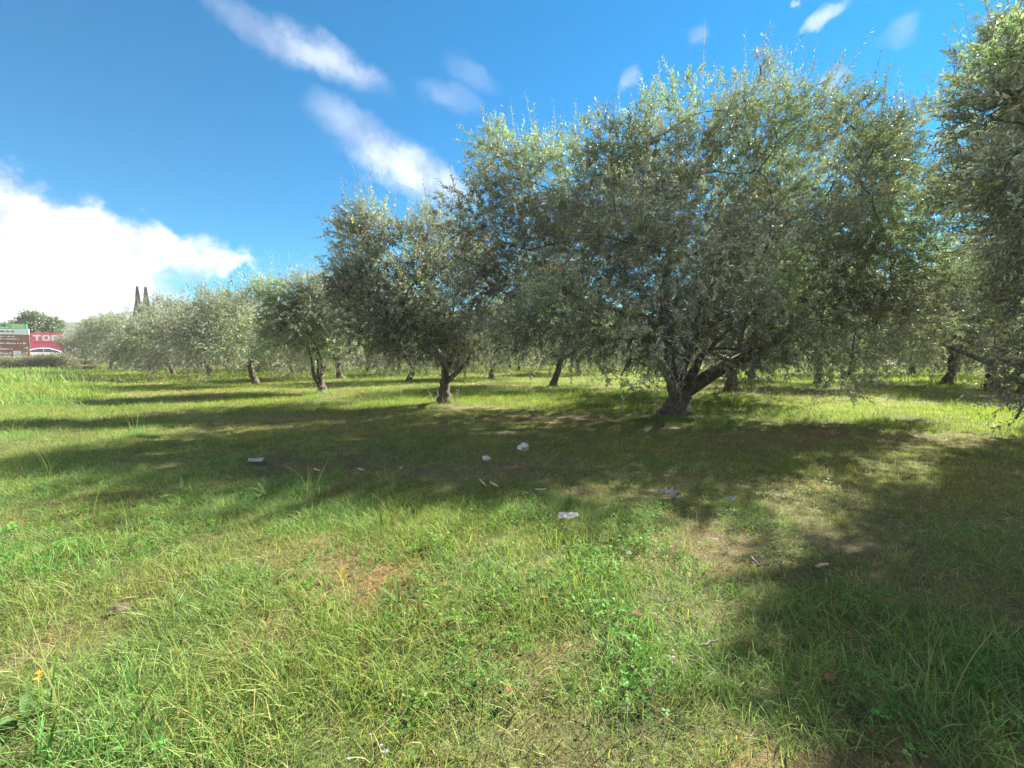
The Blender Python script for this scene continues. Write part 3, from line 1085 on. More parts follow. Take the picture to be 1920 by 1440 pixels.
G1 = [(.115, .17, .046), (.145, .19, .055), (.105, .155, .05), (.19, .19, .075), (.23, .20, .10)]
GL = [(.105, .17, .052), (.14, .195, .06), (.115, .185, .07), (.17, .20, .075), (.27, .235, .125)]
GS = [(.28, .245, .12), (.21, .18, .08), (.34, .30, .16), (.16, .11, .05)]
for i in range(3):
    blade_mesh('tuft_%02d' % i, 34, 0.06, 0.03, 0.07, 0.0029, 0.85, 0.8, 2, 300 + i, G1)
for i in range(3, 7):
    blade_mesh('tuft_%02d' % i, 36, 0.06, 0.05, 0.125, 0.0028, 0.7, 0.9, 4, 300 + i, GL, flat=0.15 * (i - 3))
for i in range(7, 9):
    blade_mesh('tuft_%02d' % i, 26, 0.07, 0.05, 0.14, 0.0030, 0.3, 0.3, 2, 300 + i, GS, flat=1.05)
for i in range(9, 11):
    clover_mesh('tuft_%02d' % i, 300 + i)
blade_mesh('tuft_11', 7, 0.02, 0.18, 0.36, 0.0038, 0.3, 0.8, 5, 311, [(.12, .16, .05), (.2, .18, .08)])
blade_mesh('tuft_12', 14, 0.015, 0.08, 0.17, 0.006, 0.55, 0.8, 4, 312, [(.06, .13, .035), (.08, .15, .04)])
blade_mesh('tuft_13', 44, 0.16, 0.04, 0.085, 0.008, 0.4, 0.4, 1, 313, G1)
blade_mesh('tuft_14', 44, 0.16, 0.04, 0.085, 0.008, 0.4, 0.4, 1, 314, G1 + GS[:2])
blade_mesh('tuft_15', 40, 0.18, 0.12, 0.26, 0.010, 0.45, 0.8, 2, 315, GL)
blade_mesh('tuft_16', 44, 0.40, 0.05, 0.105, 0.022, 0.4, 0.4, 1, 316, G1)
blade_mesh('tuft_17', 40, 0.42, 0.14, 0.30, 0.024, 0.45, 0.6, 1, 317, GL)
blade_mesh('tuft_18', 40, 0.20, 0.05, 0.12, 0.008, 0.3, 0.3, 1, 318, GS, flat=1.0)


def wedge(r0, r1, half, dens, r_):
    area = half * (r1 * r1 - r0 * r0)
    n = int(area * dens)
    r = np.sqrt(r_.uniform(r0 * r0, r1 * r1, n))
    a = r_.uniform(-half, half, n)
    return np.stack([r * np.sin(a), r * np.cos(a)], 1)


def build_grass():
    r_ = np.random.default_rng(77)
    P, I, S, T = [], [], [], []
    for (r0, r1, half, dens, lod) in ((0.5, 3.2, R(85), 420, 0), (3.2, 6, R(64), 300, 0), (6, 10, R(58), 170, 0), (10, 15, R(56), 90, 0.5),
                                      (15, 26, R(55), 22, 1), (26, 48, R(54), 6.5, 2), (48, 95, R(53), 1.6, 2)):
        p = wedge(r0, r1, half, dens, r_)
        x, y = p[:, 0], p[:, 1]
        n = len(p)
        bare, dry, red, verge = ground_state(x, y)
        ok = (r_.uniform(size=n) > bare * 0.90) & (np.abs(road_t(x, y)) > 3.1) & (road_t(x, y) > -3.1)
        p, bare, dry, red, verge = p[ok], bare[ok], dry[ok], red[ok], verge[ok]
        x, y = p[:, 0], p[:, 1]
        n = len(p)
        r = np.hypot(x, y)
        # how long the grass is left: verge and foreground long, mown between the trees
        band = sstep(5.6, 2.4, x * 0.5 + y + (fbm(x * .7, y * .7, 61, 3) - .5) * 2.5)
        clump = fbm(x * 1.6, y * 1.6, 63, 3)
        longg = np.clip(np.maximum(verge, band * 0.8) * (0.35 + 1.5 * sstep(0.36, 0.62, clump)), 0, 1)
        foot = np.zeros(n)
        for (px, py, rr) in ((1195, 797, .55), (1330, 800, .9), (1250, 785, .6), (835, 762, .8), (600, 742, .7), (390, 712, 1.0), (840, 1035, .32), (170, 735, 1.2), (300, 800, .5),
                             (330, 895, .6), (420, 865, .5), (940, 1090, .25), (1480, 1330, .2), (1180, 1340, .2)):
            g0 = on_ground(px, py)
            foot = np.maximum(foot, np.exp(-((x - g0.x) ** 2 + (y - g0.y) ** 2) / rr ** 2))
        longg = np.clip(np.maximum(longg, foot * 1.1), 0, 1)
        u = r_.uniform(size=n)
        lng = u < longg
        straw = (r_.uniform(size=n) < 0.19 + dry * 0.6 + bare * 0.35) & ~(lng & (r_.uniform(size=n) < 0.6))
        idx = np.zeros(n, int)
        if lod < 1:
            idx[:] = r_.integers(0, 3, n)
            idx[lng] = r_.integers(3, 7, lng.sum())
            idx[straw] = r_.integers(7, 9, straw.sum())
            cl = (r_.uniform(size=n) < 0.17 * sstep(.52, .66, fbm(x * 1.3, y * 1.3, 67, 3))) & ~straw & (r < 7)
            idx[cl] = r_.integers(9, 11, cl.sum())
            tall = (r_.uniform(size=n) < 0.003 + 0.012 * verge) & lng
            idx[tall] = 11
            wide = (r_.uniform(size=n) < 0.006) & lng
            idx[wide] = 12
        elif lod == 1:
            idx[:] = r_.integers(13, 15, n)
            idx[lng] = 15
            idx[straw] = 18
        else:
            idx[:] = 16
            idx[lng] = 17
            idx[straw & (r_.uniform(size=n) < .8)] = 18
        if lod == 0.5:
            far = r_.uniform(size=n) < 0.5
            idx[far & ~lng & ~straw] = 13
        s = r_.uniform(0.7, 1.25, n) * (1 - 0.35 * bare)
        s[lng] *= 0.55 + 0.55 * longg[lng]
        s *= 1 + 0.10 * sstep(5, 9, r) * ~lng
        s = np.where(lod >= 2, s * np.where(idx == 18, 2.2, 1.1), s)
        # colour of the clump: lush green, yellowish, or dry
        a = fbm(x * .45 + 9, y * .45, 81, 4)
        b = fbm(x * 2.1, y * 2.1, 82, 2)
        t = np.stack([0.80 + 0.55 * a + .25 * (b - .5), 0.88 + .30 * a + .2 * (b - .5), 0.95 - .35 * a + .2 * (b - .5)], 1)
        orch = sstep(6, 14, r) * (1 - verge)
        t *= 1 + orch[:, None] * np.array([-.08, .04, -.05])
        lush = np.clip(longg * (1 - dry), 0, 1)[:, None] * sstep(.4, .6, b)[:, None]
        t *= 1 + lush * np.array([-.18, .02, .05])
        t[straw] = np.array([1, 1, 1]) * r_.uniform(.7, 1.2, (straw.sum(), 1))
        k = straw & (r_.uniform(size=n) < red)
        t[k] *= np.array([.95, .62, .45])
        t *= r_.uniform(.68, 1.32, (n, 1)) * np.array([1.06, 1.17, 1.16])
        P.append(np.stack([x, y, ground_h(x, y)], 1))
        I.append(idx)
        S.append(s)
        T.append(t)
    P, I, S, T = np.concatenate(P), np.concatenate(I), np.concatenate(S), np.concatenate(T)
    n = len(P)
    me = bpy.data.meshes.new('grass')
    me.vertices.add(n)
    me.vertices.foreach_set('co', P.astype(np.float32).ravel())
    me.attributes.new('pick', 'INT', 'POINT').data.foreach_set('value', I.astype(np.int32))
    me.attributes.new('size', 'FLOAT', 'POINT').data.foreach_set('value', S.astype(np.float32))
    rot = np.stack([r_.normal(0, .12, n), r_.normal(0, .12, n), r_.uniform(0, 6.283, n)], 1).astype(np.float32)
    me.attributes.new('turn', 'FLOAT_VECTOR', 'POINT').data.foreach_set('vector', rot.ravel())
    c = np.ones((n, 4), np.float32)
    c[:, :3] = T
    me.attributes.new('tint', 'FLOAT_COLOR', 'POINT').data.foreach_set('color', c.ravel())
    o = link('grass', me)
    tag(o, 'uneven green and straw-coloured grass covering the orchard floor and verge', 'grass', kind='stuff')
    ng = bpy.data.node_groups.new('scatter_grass', 'GeometryNodeTree')
    ng.interface.new_socket('Geometry', in_out='INPUT', socket_type='NodeSocketGeometry')
    ng.interface.new_socket('Geometry', in_out='OUTPUT', socket_type='NodeSocketGeometry')
    gi, go = ng.nodes.new('NodeGroupInput'), ng.nodes.new('NodeGroupOutput')
    ci = ng.nodes.new('GeometryNodeCollectionInfo')
    ci.inputs['Collection'].default_value = lib
    ci.inputs['Separate Children'].default_value = True
    ci.inputs['Reset Children'].default_value = True
    ip = ng.nodes.new('GeometryNodeInstanceOnPoints')
    ip.inputs['Pick Instance'].default_value = True

    def named(nm, ty):
        q = ng.nodes.new('GeometryNodeInputNamedAttribute')
        q.data_type = ty
        q.inputs['Name'].default_value = nm
        return [s_ for s_ in q.outputs if s_.enabled and s_.name == 'Attribute'][0]

    L = ng.links.new
    L(gi.outputs[0], ip.inputs['Points'])
    L(ci.outputs[0], ip.inputs['Instance'])
    L(named('pick', 'INT'), ip.inputs['Instance Index'])
    e = ng.nodes.new('FunctionNodeEulerToRotation')
    L(named('turn', 'FLOAT_VECTOR'), e.inputs[0])
    L(e.outputs[0], ip.inputs['Rotation'])
    L(named('size', 'FLOAT'), ip.inputs['Scale'])
    L(ip.outputs[0], go.inputs[0])
    md = o.modifiers.new('scatter', 'NODES')
    md.node_group = ng
    print('grass tufts', n)


build_grass()

# ------------------------------------------------------------------ far things on the road side
def box_bm(bm, x0, x1, y0, y1, z0, z1):
    v = [bm.verts.new(p) for p in ((x0, y0, z0), (x1, y0, z0), (x1, y1, z0), (x0, y1, z0), (x0, y0, z1), (x1, y0, z1), (x1, y1, z1), (x0, y1, z1))]
    for f in ((0, 3, 2, 1), (4, 5, 6, 7), (0, 1, 5, 4), (1, 2, 6, 5), (2, 3, 7, 6), (3, 0, 4, 7)):
        bm.faces.new([v[i] for i in f])


def bm_obj(name, bm, mat, parent=None, bevel=0.0, smooth=False):
    if bevel:
        bmesh.ops.bevel(bm, geom=bm.edges[:], offset=bevel, segments=2, affect='EDGES', profile=0.6)
    bmesh.ops.recalc_face_normals(bm, faces=bm.faces[:])
    me = bpy.data.meshes.new(name)
    bm.to_mesh(me)
    bm.free()
    me.materials.append(mat)
    if smooth:
        me.polygons.foreach_set('use_smooth', [True] * len(me.polygons))
    return link(name, me, parent)


def boxes(name, items, mat, parent=None, bevel=0.0):
    bm = bmesh.new()
    for it in items:
        box_bm(bm, *it)
    return bm_obj(name, bm, mat, parent, bevel)


def paint(name, col, rough=0.45):
    return simple_mat(name, col, rough, 0.05, 3.0)


M_GREEN = paint('sign_green', (0.20, 0.58, 0.26))
M_GREENL = paint('sign_light_green', (0.38, 0.74, 0.30))
M_WHITE = paint('sign_white', (0.82, 0.83, 0.82))
M_BROWN = paint('sign_brown', (0.30, 0.14, 0.10))
M_ORANGE = paint('sign_orange', (0.70, 0.30, 0.12))
M_DARK = paint('sign_print', (0.05, 0.06, 0.06))
M_STEEL = simple_mat('galvanised_steel', (0.36, 0.37, 0.38), 0.5, 0.1, 12, 0, 0.6)
M_RED = paint('billboard_red', (0.80, 0.10, 0.20))
M_REDD = paint('billboard_dark_red', (0.55, 0.05, 0.12))


def local_pose(base, face_to=(0.0, 0.0)):
    """rotation about z that turns the local -Y side towards a point"""
    return math.atan2(face_to[0] - base[0], -(face_to[1] - base[1]))


def marks(name, x0, x1, z, h, mat, parent, seed, y):
    """a line of print too small to read: uneven strokes of paint"""
    r_ = random.Random(seed)
    it, x = [], x0
    while x < x1 - 0.03:
        w = r_.uniform(0.05, 0.10)
        hh = h * r_.choice((0.72, 0.75, 1.0))
        it.append((x, min(x + w, x1), y - 0.004, y + 0.004, z, z + hh))
        x += w + (0.025 if r_.random() < 0.82 else 0.10)
    return tag(boxes(name, it, mat, parent), kind='stuff')


def arrow(parent, x, z, s, mat, y):
    bm = bmesh.new()
    pts = [(-1, -.16), (.2, -.16), (-.12, -.62), (.26, -.62), (.95, 0), (.26, .62), (-.12, .62), (.2, .16), (-1, .16)]
    vs = [bm.verts.new((x + a * s, y - 0.004, z + b * s)) for a, b in pts]
    f = bm.faces.new(vs)
    ex = bmesh.ops.extrude_face_region(bm, geom=[f])
    bmesh.ops.translate(bm, vec=(0, 0.008, 0), verts=[v for v in ex['geom'] if isinstance(v, bmesh.types.BMVert)])
    return bm_obj('arrow', bm, mat, parent)


def road_sign():
    Y = 40.0
    pr = at_y(57.5, 668, Y)
    w = 4.1
    rz = 0.35
    base = Vector((pr.x - w / 2 * math.cos(rz), Y - w / 2 * math.sin(rz), 0))
    base.z = gh(base.x, base.y)
    t = thing('direction_sign', 'wide road direction sign of stacked green, white and brown panels by the verge', 'road sign', base, rz)
    z0 = 1.15 + (672 - 668) / F_PX * Y - base.z
    px = Y / F_PX * 1.0
    H = lambda py: 1.15 + (672 - py) / F_PX * Y - base.z
    xl, xr = -w / 2, w / 2
    for x in (xl + 0.5, xr - 0.5):
        boxes('post', [(x - .05, x + .05, 0.03, 0.13, -0.3, H(608))], M_STEEL, t, 0.008)
    rows = [('green', 608.3, 617.0, M_GREEN), ('white', 617.4, 628.0, M_WHITE), ('b', 628.4, 639.2, M_BROWN), ('b', 639.6, 647.6, M_BROWN),
            ('b', 648.0, 657.0, M_BROWN), ('b', 657.4, 666.8, M_BROWN)]
    lab = {'green': 'green top panel', 'white': 'white panel with dark print'}
    P = []
    for k, (nm, a, b, mt) in enumerate(rows):
        bm = bmesh.new()
        xr2 = xr - (0.12 if k == 0 else 0.0)
        box_bm(bm, xl, xr2, -0.02, 0.02, H(b), H(a))
        o = bm_obj('panel', bm, mt, t, 0.006)
        if nm in lab:
            o['label'] = lab[nm]
        P.append((o, H(a), H(b)))
    y = -0.026
    o, a, b = P[0]
    boxes('colour_field', [(xr - 1.15, xr - .28, y - .004, y + .004, b + .03, a - .03)], M_GREENL, o)
    marks('print_line', xl + .6, xr - 1.5, b + .22, .13, M_DARK, o, 1, y)
    marks('print_line', xl + .2, xr - 1.4, b + .05, .07, M_WHITE, o, 2, y)
    o, a, b = P[1]
    marks('print_line', xl + .3, xr - 1.0, b + .2, .13, M_DARK, o, 3, y)
    o, a, b = P[2]
    boxes('symbol_field', [(xl + .9, xr - 2.35, y - .004, y + .004, b + .04, a - .04)], M_WHITE, o)
    marks('print_line', xr - 2.2, xr - 1.0, b + .32, .1, M_WHITE, o, 4, y)
    marks('print_line', xr - 2.2, xr - .7, b + .1, .12, M_WHITE, o, 5, y)
    o, a, b = P[3]
    boxes('symbol_field', [(xl + .9, xr - 2.35, y - .004, y + .004, b + .03, a - .03)], M_WHITE, o)
    marks('print_line', xr - 2.2, xr - .2, b + .1, .14, M_WHITE, o, 6, y)
    o, a, b = P[4]
    boxes('colour_field', [(xl + .4, xr - 1.9, y - .004, y + .004, b + .24, a - .03)], M_ORANGE, o)
    marks('print_line', xl + .5, xr - 1.2, b + .06, .12, M_WHITE, o, 7, y)
    arrow(o, xr - .25, (a + b) / 2, .17, M_WHITE, y)
    o, a, b = P[5]
    marks('print_line', xl + .4, xr - 1.25, b + .12, .16, M_WHITE, o, 8, y)
    boxes('symbol_field', [(xr - 1.15, xr - .62, y - .004, y + .004, b + .04, a - .04)], M_WHITE, o)
    arrow(o, xr - .28, (a + b) / 2, .17, M_WHITE, y)


road_sign()


def billboard():
    Y = 62.0
    pl, prr = at_y(59, 661, Y), at_y(121, 661, Y)
    w = 3.3
    base = Vector((pl.x + w / 2 * math.cos(.55), Y + w / 2 * math.sin(.55), 0))
    base.z = gh(base.x, base.y)
    t = thing('billboard', 'red billboard with big white letters TOP, half behind the last olive trees', 'billboard', base, 0.55)
    z0 = 1.15 + (672 - 661) / F_PX * Y - base.z
    z1 = 1.15 + (672 - 624) / F_PX * Y - base.z
    for x in (-w * .35, w * .35):
        boxes('post', [(x - .07, x + .07, .06, .2, -.3, z1 - .2)], M_STEEL, t, .01)
    b = boxes('board', [(-w / 2, w / 2, -.05, .05, z0, z1)], M_RED, t, .015)
    h = z1 - z0
    boxes('stripe', [(-w / 2 + .3, w / 2 - .3, -.062, -.054, z0 + .48 * h, z0 + .53 * h)], M_REDD, b)
    marks('print_line', -w / 2 + .6, w / 2 - 1.6, z0 + .13 * h, .3, M_WHITE, b, 21, -.058)
    # heavy block letters T O P as solid strokes
    L, sw, lh, lz = .80, .23, .80, z0 + .60 * h
    x = -w / 2 + .25

    def letter(items, nm):
        o = boxes(nm, [(x + a, x + b_, -.085, -.054, lz + c, lz + d) for a, b_, c, d in items], M_WHITE, b)
        return o
    letter([(0, L, lh - sw, lh), (L / 2 - sw / 2, L / 2 + sw / 2, 0, lh - sw - .002)], 'letter')
    x += L + .12
    letter([(0, sw, .12, lh - .12), (L - sw, L, .12, lh - .12), (.08, L - .08, lh - .2, lh), (.08, L - .08, 0, .2)], 'letter')
    x += L + .14
    letter([(0, sw, 0, lh), (sw + .002, L - .1, lh - .2, lh), (sw + .002, L - .1, .22, .40), (L - sw, L, .34, lh - .1)], 'letter')


billboard()


def car():
    base = Vector((-53.6, 51.2, 0.88))
    t = thing('car', 'white car with dark windows on the road below the red billboard, behind bushes', 'car', base, math.atan2(0.72, 0.69))
    white = simple_mat('car_paint_white', (0.6, 0.61, 0.62), 0.25, 0.03, 2)
    glass = simple_mat('car_glass', (0.03, 0.035, 0.04), 0.08, 0.1, 2)
    rub = simple_mat('car_tyre', (0.02, 0.02, 0.02), 0.8, 0.1, 5)
    rim = simple_mat('car_rim', (0.5, 0.5, 0.52), 0.35, 0.1, 5, 0, 0.7)

    def loft(name, prof, hw, mat, parent, inset=None):
        bm = bmesh.new()
        A = [bm.verts.new((x, -(hw - (inset(z) if inset else 0)), z)) for x, z in prof]
        B = [bm.verts.new((x, hw - (inset(z) if inset else 0), z)) for x, z in prof]
        bm.faces.new(A)
        bm.faces.new(B[::-1])
        n = len(prof)
        for i in range(n):
            bm.faces.new((A[i], B[i], B[(i + 1) % n], A[(i + 1) % n]))
        return bm_obj(name, bm, mat, parent, 0.03, False)
    ins = lambda z: max(0, (z - .85)) * .32
    body = [(-2.15, .35), (-2.18, .75), (-2.05, .95), (-1.55, 1.02), (-1.05, 1.30), (-.45, 1.45), (.35, 1.45), (.95, 1.24), (1.45, .98), (2.0, .88), (2.15, .70), (2.12, .35),
            (1.75, .22), (-1.75, .22)]
    loft('body', body, .88, white, t, ins)
    for sgn in (-1, 1):
        for pr in ([(-1.35, 1.0), (-.98, 1.24), (-.45, 1.37), (-.15, 1.39), (-.15, 1.0)], [(-.08, 1.0), (-.08, 1.39), (.32, 1.38), (.85, 1.2), (1.2, 1.0)]):
            bm = bmesh.new()
            vs = [bm.verts.new((x, sgn * (.895 - ins(z)), z)) for x, z in pr]
            f = bm.faces.new(vs)
            ex = bmesh.ops.extrude_face_region(bm, geom=[f])
            bmesh.ops.translate(bm, vec=(0, -sgn * .03, 0), verts=[v for v in ex['geom'] if isinstance(v, bmesh.types.BMVert)])
            bm_obj('window', bm, glass, t)
    for x in (-1.35, 1.35):
        for sgn in (-1, 1):
            th = np.linspace(0, 6.283, 20, endpoint=False)
            bm = bmesh.new()
            rings = []
            for yy, rr in ((-.1, .26), (-.1, .31), (.1, .31), (.1, .26)):
                rings.append([bm.verts.new((x + rr * math.cos(a), sgn * .80 + yy, .31 + rr * math.sin(a))) for a in th])
            for a in range(3):
                for i in range(20):
                    bm.faces.new((rings[a][i], rings[a][(i + 1) % 20], rings[a + 1][(i + 1) % 20], rings[a + 1][i]))
            wh = bm_obj('wheel', bm, rub, t)
            bm = bmesh.new()
            bmesh.ops.create_cone(bm, cap_ends=True, segments=20, radius1=.2595, radius2=.2595, depth=.15,
                                  matrix=Matrix.Translation((x, sgn * .80, .31)) @ Matrix.Rotation(R(90), 4, 'X'))
            bm_obj('rim', bm, rim, wh)
    for sgn in (-1, 1):
        boxes('headlight', [(2.02, 2.16, sgn * .6 - .16, sgn * .6 + .16, .62, .76)], glass, t, .02)


car()


def cypress(px, ptop, pbot, Y, wpx, label, seed):
    p = at_y(px, 672, Y)
    base = Vector((p.x, Y, gh(p.x, Y)))
    hgt = at_y(px, ptop, Y).z - base.z
    r_ = np.random.default_rng(seed)
    t = thing('cypress_tree', label, 'cypress', base, 0, 'twin cypresses')
    n = 4200
    u = r_.uniform(0.0, 1, n)
    rad = wpx / F_PX * Y * (0.8 + 0.4 * vnoise(u * 14, u * 0 + seed, None, seed)) * np.clip(1.02 - u, 0, 1) ** 0.95 * (0.75 + .25 * np.minimum(1, u * 6))
    a = r_.uniform(0, 6.283, n)
    q = r_.uniform(.5, 1, n) ** .5
    P = np.stack([rad * q * np.cos(a), rad * q * np.sin(a), 0.8 + u * (hgt - 1.0)], 1)
    D = unit(np.stack([np.cos(a) * .14, np.sin(a) * .14, np.ones(n)], 1) + r_.normal(0, .13, (n, 3)))
    V, T, c, sh = leaves_along(P, D, r_.uniform(.4, .8, n) * (1.15 - u), np.zeros(n), 9, .18, .08, r_, np.ones((n, 3)) * r_.uniform(.7, 1.2, (n, 1)))
    link('crown', np_mesh('cypress_crown', V, T, None, (M_CYP,), None, None, c), t)
    v, q, tt = tube_arrays([(np.array([[0, 0, -.3], [0, 0, 2], [0, 0, hgt * .8]]), np.array([.28, .22, .05]))], 8, .1, seed)
    link('trunk', np_mesh('cypress_trunk', v, tt, q, (M_BARK,), smooth=True), t)


cypress(263.5, 536, 600, 92, 15.0, 'left one of two dark pointed cypresses above the olive row', 401)
cypress(279, 537, 600, 95, 19.0, 'right one of two dark pointed cypresses above the olive row', 402)


def leafy(name, label, cat, base, blobs, S, K, ll, lw, mat, seed, trunk=None, group=None):
    r_ = np.random.default_rng(seed)
    t = thing(name, label, cat, base, 0, group)
    B = np.asarray(blobs, float)
    w = (B[:, 3] * B[:, 4] * B[:, 5]) ** .7
    k = r_.choice(len(B), S, p=w / w.sum())
    u = unit(r_.normal(size=(S, 3)))
    P = B[k, :3] + u * (r_.uniform(.1, 1, S) ** .5)[:, None] * B[k, 3:6]
    D = unit(u + np.array([0, 0, .5]) + r_.normal(0, .5, (S, 3)))
    ok = P[:, 2] > -.05
    P, D = P[ok], D[ok]
    n = len(P)
    V, T, c, sh = leaves_along(P, D, r_.uniform(2.5, 5, n) * ll, r_.uniform(0, .4, n), K, ll, lw, r_, np.ones((n, 3)) * r_.uniform(.7, 1.25, (n, 1)))
    tv, tq = shoots_mesh(sh, np.full(n, ll * .045))
    n0 = len(V)
    link('crown' if trunk else 'foliage', np_mesh(name + '_foliage', np.concatenate([V, tv]), T, tq + n0, (mat, M_TWIG), 0, 1, np.concatenate([c, np.ones((len(tv), 3))])), t)
    if trunk:
        h, r0 = trunk
        ps = [(np.array([[0, 0, -.3], [.03, 0, h * .5], [0, .04, h]]), np.array([r0, r0 * .8, r0 * .5]))]
        for b in B:
            ps.append((bez((0, 0, h * .75), (b[0] * .3, b[1] * .3, (h + b[2]) / 2), b[:3], 6), np.linspace(r0 * .45, r0 * .1, 6)))
        v, q, tt = tube_arrays(ps, 8, .1, seed)
        link('trunk', np_mesh(name + '_trunk', v, tt, q, (M_BARK,), smooth=True), t)
    return t


def far_tree(px, ptop, Y, wpx, label, seed, name='round_tree'):
    p = at_y(px, 672, Y)
    base = Vector((p.x, Y, gh(p.x, Y)))
    h = at_y(px, ptop, Y).z - base.z
    w = wpx / F_PX * Y / 2
    r_ = np.random.default_rng(seed)
    bl = []
    for i in range(11):
        a = i * 2.4
        lev = r_.uniform(.42, .82)
        rr = w * .62 * math.sqrt(max(0, 1 - ((lev - .5) / .42) ** 2)) + .1
        bl.append((rr * math.cos(a), rr * math.sin(a), h * lev, w * .42, w * .42, h * .15))
    return leafy(name, label, 'tree', base, bl, 1500, 9, .30, .17, M_TREE, seed, (h * .4, .22))


far_tree(78, 584, 76, 60, 'round leafy tree standing behind the red billboard', 411)
far_tree(22, 603, 80, 60, 'low green tree behind the green top of the road sign', 412)
far_tree(45, 606, 84, 44, 'small tree left of the round one, behind the road sign', 413)
far_tree(172, 596, 84, 22, 'pale small tree rising over the last olive trees, in front of the hill', 414)
far_tree(208, 592, 80, 30, 'pale tree rising over the front olive row, left of the cypresses', 415)

# bushes and rough growth on the bank below the car and the sign
for k, (px, py, Y, w, h, lab) in enumerate(((72, 668, 38.5, 1.6, 1.8, 'dark bush left of the white car, under the red billboard'),
                                            (92, 667, 39.5, 1.6, 1.8, 'dark bush in front of the middle of the white car'),
                                            (112, 668, 40.5, 1.7, 1.85, 'dark bush at the right end of the white car'),
                                            (40, 674, 37.0, 1.7, 1.4, 'brownish low bush under the right part of the road sign'),
                                            (12, 675, 36.5, 1.6, 1.35, 'brownish low bush under the left part of the road sign'))):
    p = at_y(px, 672, Y)
    bs = Vector((p.x, Y, gh(p.x, Y)))
    bl = [(-w * .5, 0, h * .36, w * .5, w * .4, h * .36), (w * .4, .1, h * .33, w * .5, w * .4, h * .36), (0, -.2, h * .4, w * .5, w * .5, h * .32)]
    leafy('bush', lab, 'bush', bs, bl, 700, 9, .12, .05, M_BUSH, 430 + k, None, 'bushes on the bank below the road')

# ------------------------------------------------------------------ small things in the grass
M_STONE = simple_mat('pale_stone', (0.36, 0.345, 0.32), 0.85, 0.25, 18, 0.5)
M_PAPER = simple_mat('white_paper', (0.42, 0.43, 0.45), 0.8, 0.08, 14)
M_PLASTIC = simple_mat('grey_white_plastic', (0.48, 0.49, 0.51), 0.4, 0.12, 16)
M_BLUE = simple_mat('blue_plastic', (0.10, 0.16, 0.45), 0.4, 0.2, 10)
M_PINK = simple_mat('red_plastic', (0.40, 0.14, 0.15), 0.4, 0.2, 10)
M_DEAD = simple_mat('dead_leaf', (0.19, 0.09, 0.04), 0.8, 0.3, 30)
M_DEADY = simple_mat('yellow_dead_leaf', (0.26, 0.14, 0.06), 0.8, 0.25, 30)
M_STICK = simple_mat('dry_stick', (0.34, 0.27, 0.18), 0.85, 0.3, 30)
M_STICKG = simple_mat('grey_stick', (0.15, 0.14, 0.125), 0.9, 0.3, 30)
M_EARTH = simple_mat('earth_clod', (0.06, 0.042, 0.03), 0.95, 0.3, 25, 0.6)
M_PETAL = simple_mat('pale_petal', (0.18, 0.168, 0.20), 0.8, 0.1, 20)
M_ORP = simple_mat('orange_petal', (0.75, 0.22, 0.02), 0.6, 0.15, 20)


def lump(name, label, cat, px, py, sx, sy, sz, mat, seed, rough=0.28, lift=0.0, parts=()):
    p = on_ground(px, py)
    bm = bmesh.new()
    bmesh.ops.create_icosphere(bm, subdivisions=3, radius=1.0)
    r_ = random.Random(seed)
    for v in bm.verts:
        c = v.co.copy()
        n1 = float(vnoise([c.x * 1.3 + seed], [c.y * 1.3], [c.z * 1.3], seed)[0]) - .5
        n2 = float(vnoise([c.x * 3.1 + seed], [c.y * 3.1], [c.z * 3.1], seed + 1)[0]) - .5
        k = 1 + rough * (2.2 * n1 + 1.1 * n2)
        v.co = Vector((c.x * sx * k, c.y * sy * k, max(c.z, -.5) * sz * k))
    me = bpy.data.meshes.new(name)
    bm.to_mesh(me)
    bm.free()
    me.materials.append(mat)
    o = link(name, me)
    o.location = (p.x, p.y, p.z + sz * .35 + lift)
    o.rotation_euler = (0, 0, r_.uniform(0, 6.28))
    tag(o, label, cat)
    return o


lump('stone', 'whitish rounded stone in the grass left of the tallest tree', 'stone', 982, 848, .105, .07, .06, M_STONE, 3, .3)
lump('stone', 'small flat grey stone on bare soil, left of the whitish stone', 'stone', 912, 864, .07, .05, .03, M_STONE, 4, .3)
lump('stone', 'tiny pale pebble on dark soil, right of the white paper scrap', 'stone', 752, 883, .022, .02, .016, M_STONE, 6, .3)
lump('earth_clod', 'brown earth clod in the lit grass at the left', 'clod', 222, 1140, .042, .03, .02, M_EARTH, 8, .35)


def crumple(name, label, cat, px, py, sx, sy, amp, mat, seed, rz, lift=.02, curl=0.0, taper=0.0, parts=()):
    """a sheet of litter with folds and thickness"""
    p = on_ground(px, py)
    n = 12
    bm = bmesh.new()
    g = []
    r_ = random.Random(seed)
    for i in range(n):
        row = []
        for j in range(n):
            u, v = i / (n - 1) - .5, j / (n - 1) - .5
            z = amp * (float(vnoise([u * 5 + seed], [v * 5], None, seed)[0]) + .5 * float(vnoise([u * 11 + seed], [v * 11], None, seed + 2)[0]) - .4)
            tp = 1 - taper * (u + .5)
            row.append(bm.verts.new((u * sx + r_.uniform(-.03, .03) * sx, v * sy * tp + r_.uniform(-.03, .03) * sy, z + curl * (v * v * 4) * sy)))
        g.append(row)
    for i in range(n - 1):
        for j in range(n - 1):
            bm.faces.new((g[i][j], g[i + 1][j], g[i + 1][j + 1], g[i][j + 1]))
    bmesh.ops.solidify(bm, geom=bm.faces[:], thickness=.002)
    o = bm_obj(name, bm, mat)
    o.location = (p.x, p.y, p.z + lift)
    o.rotation_euler = (0.25, 0, rz)
    if label:
        tag(o, label, cat)
    return o


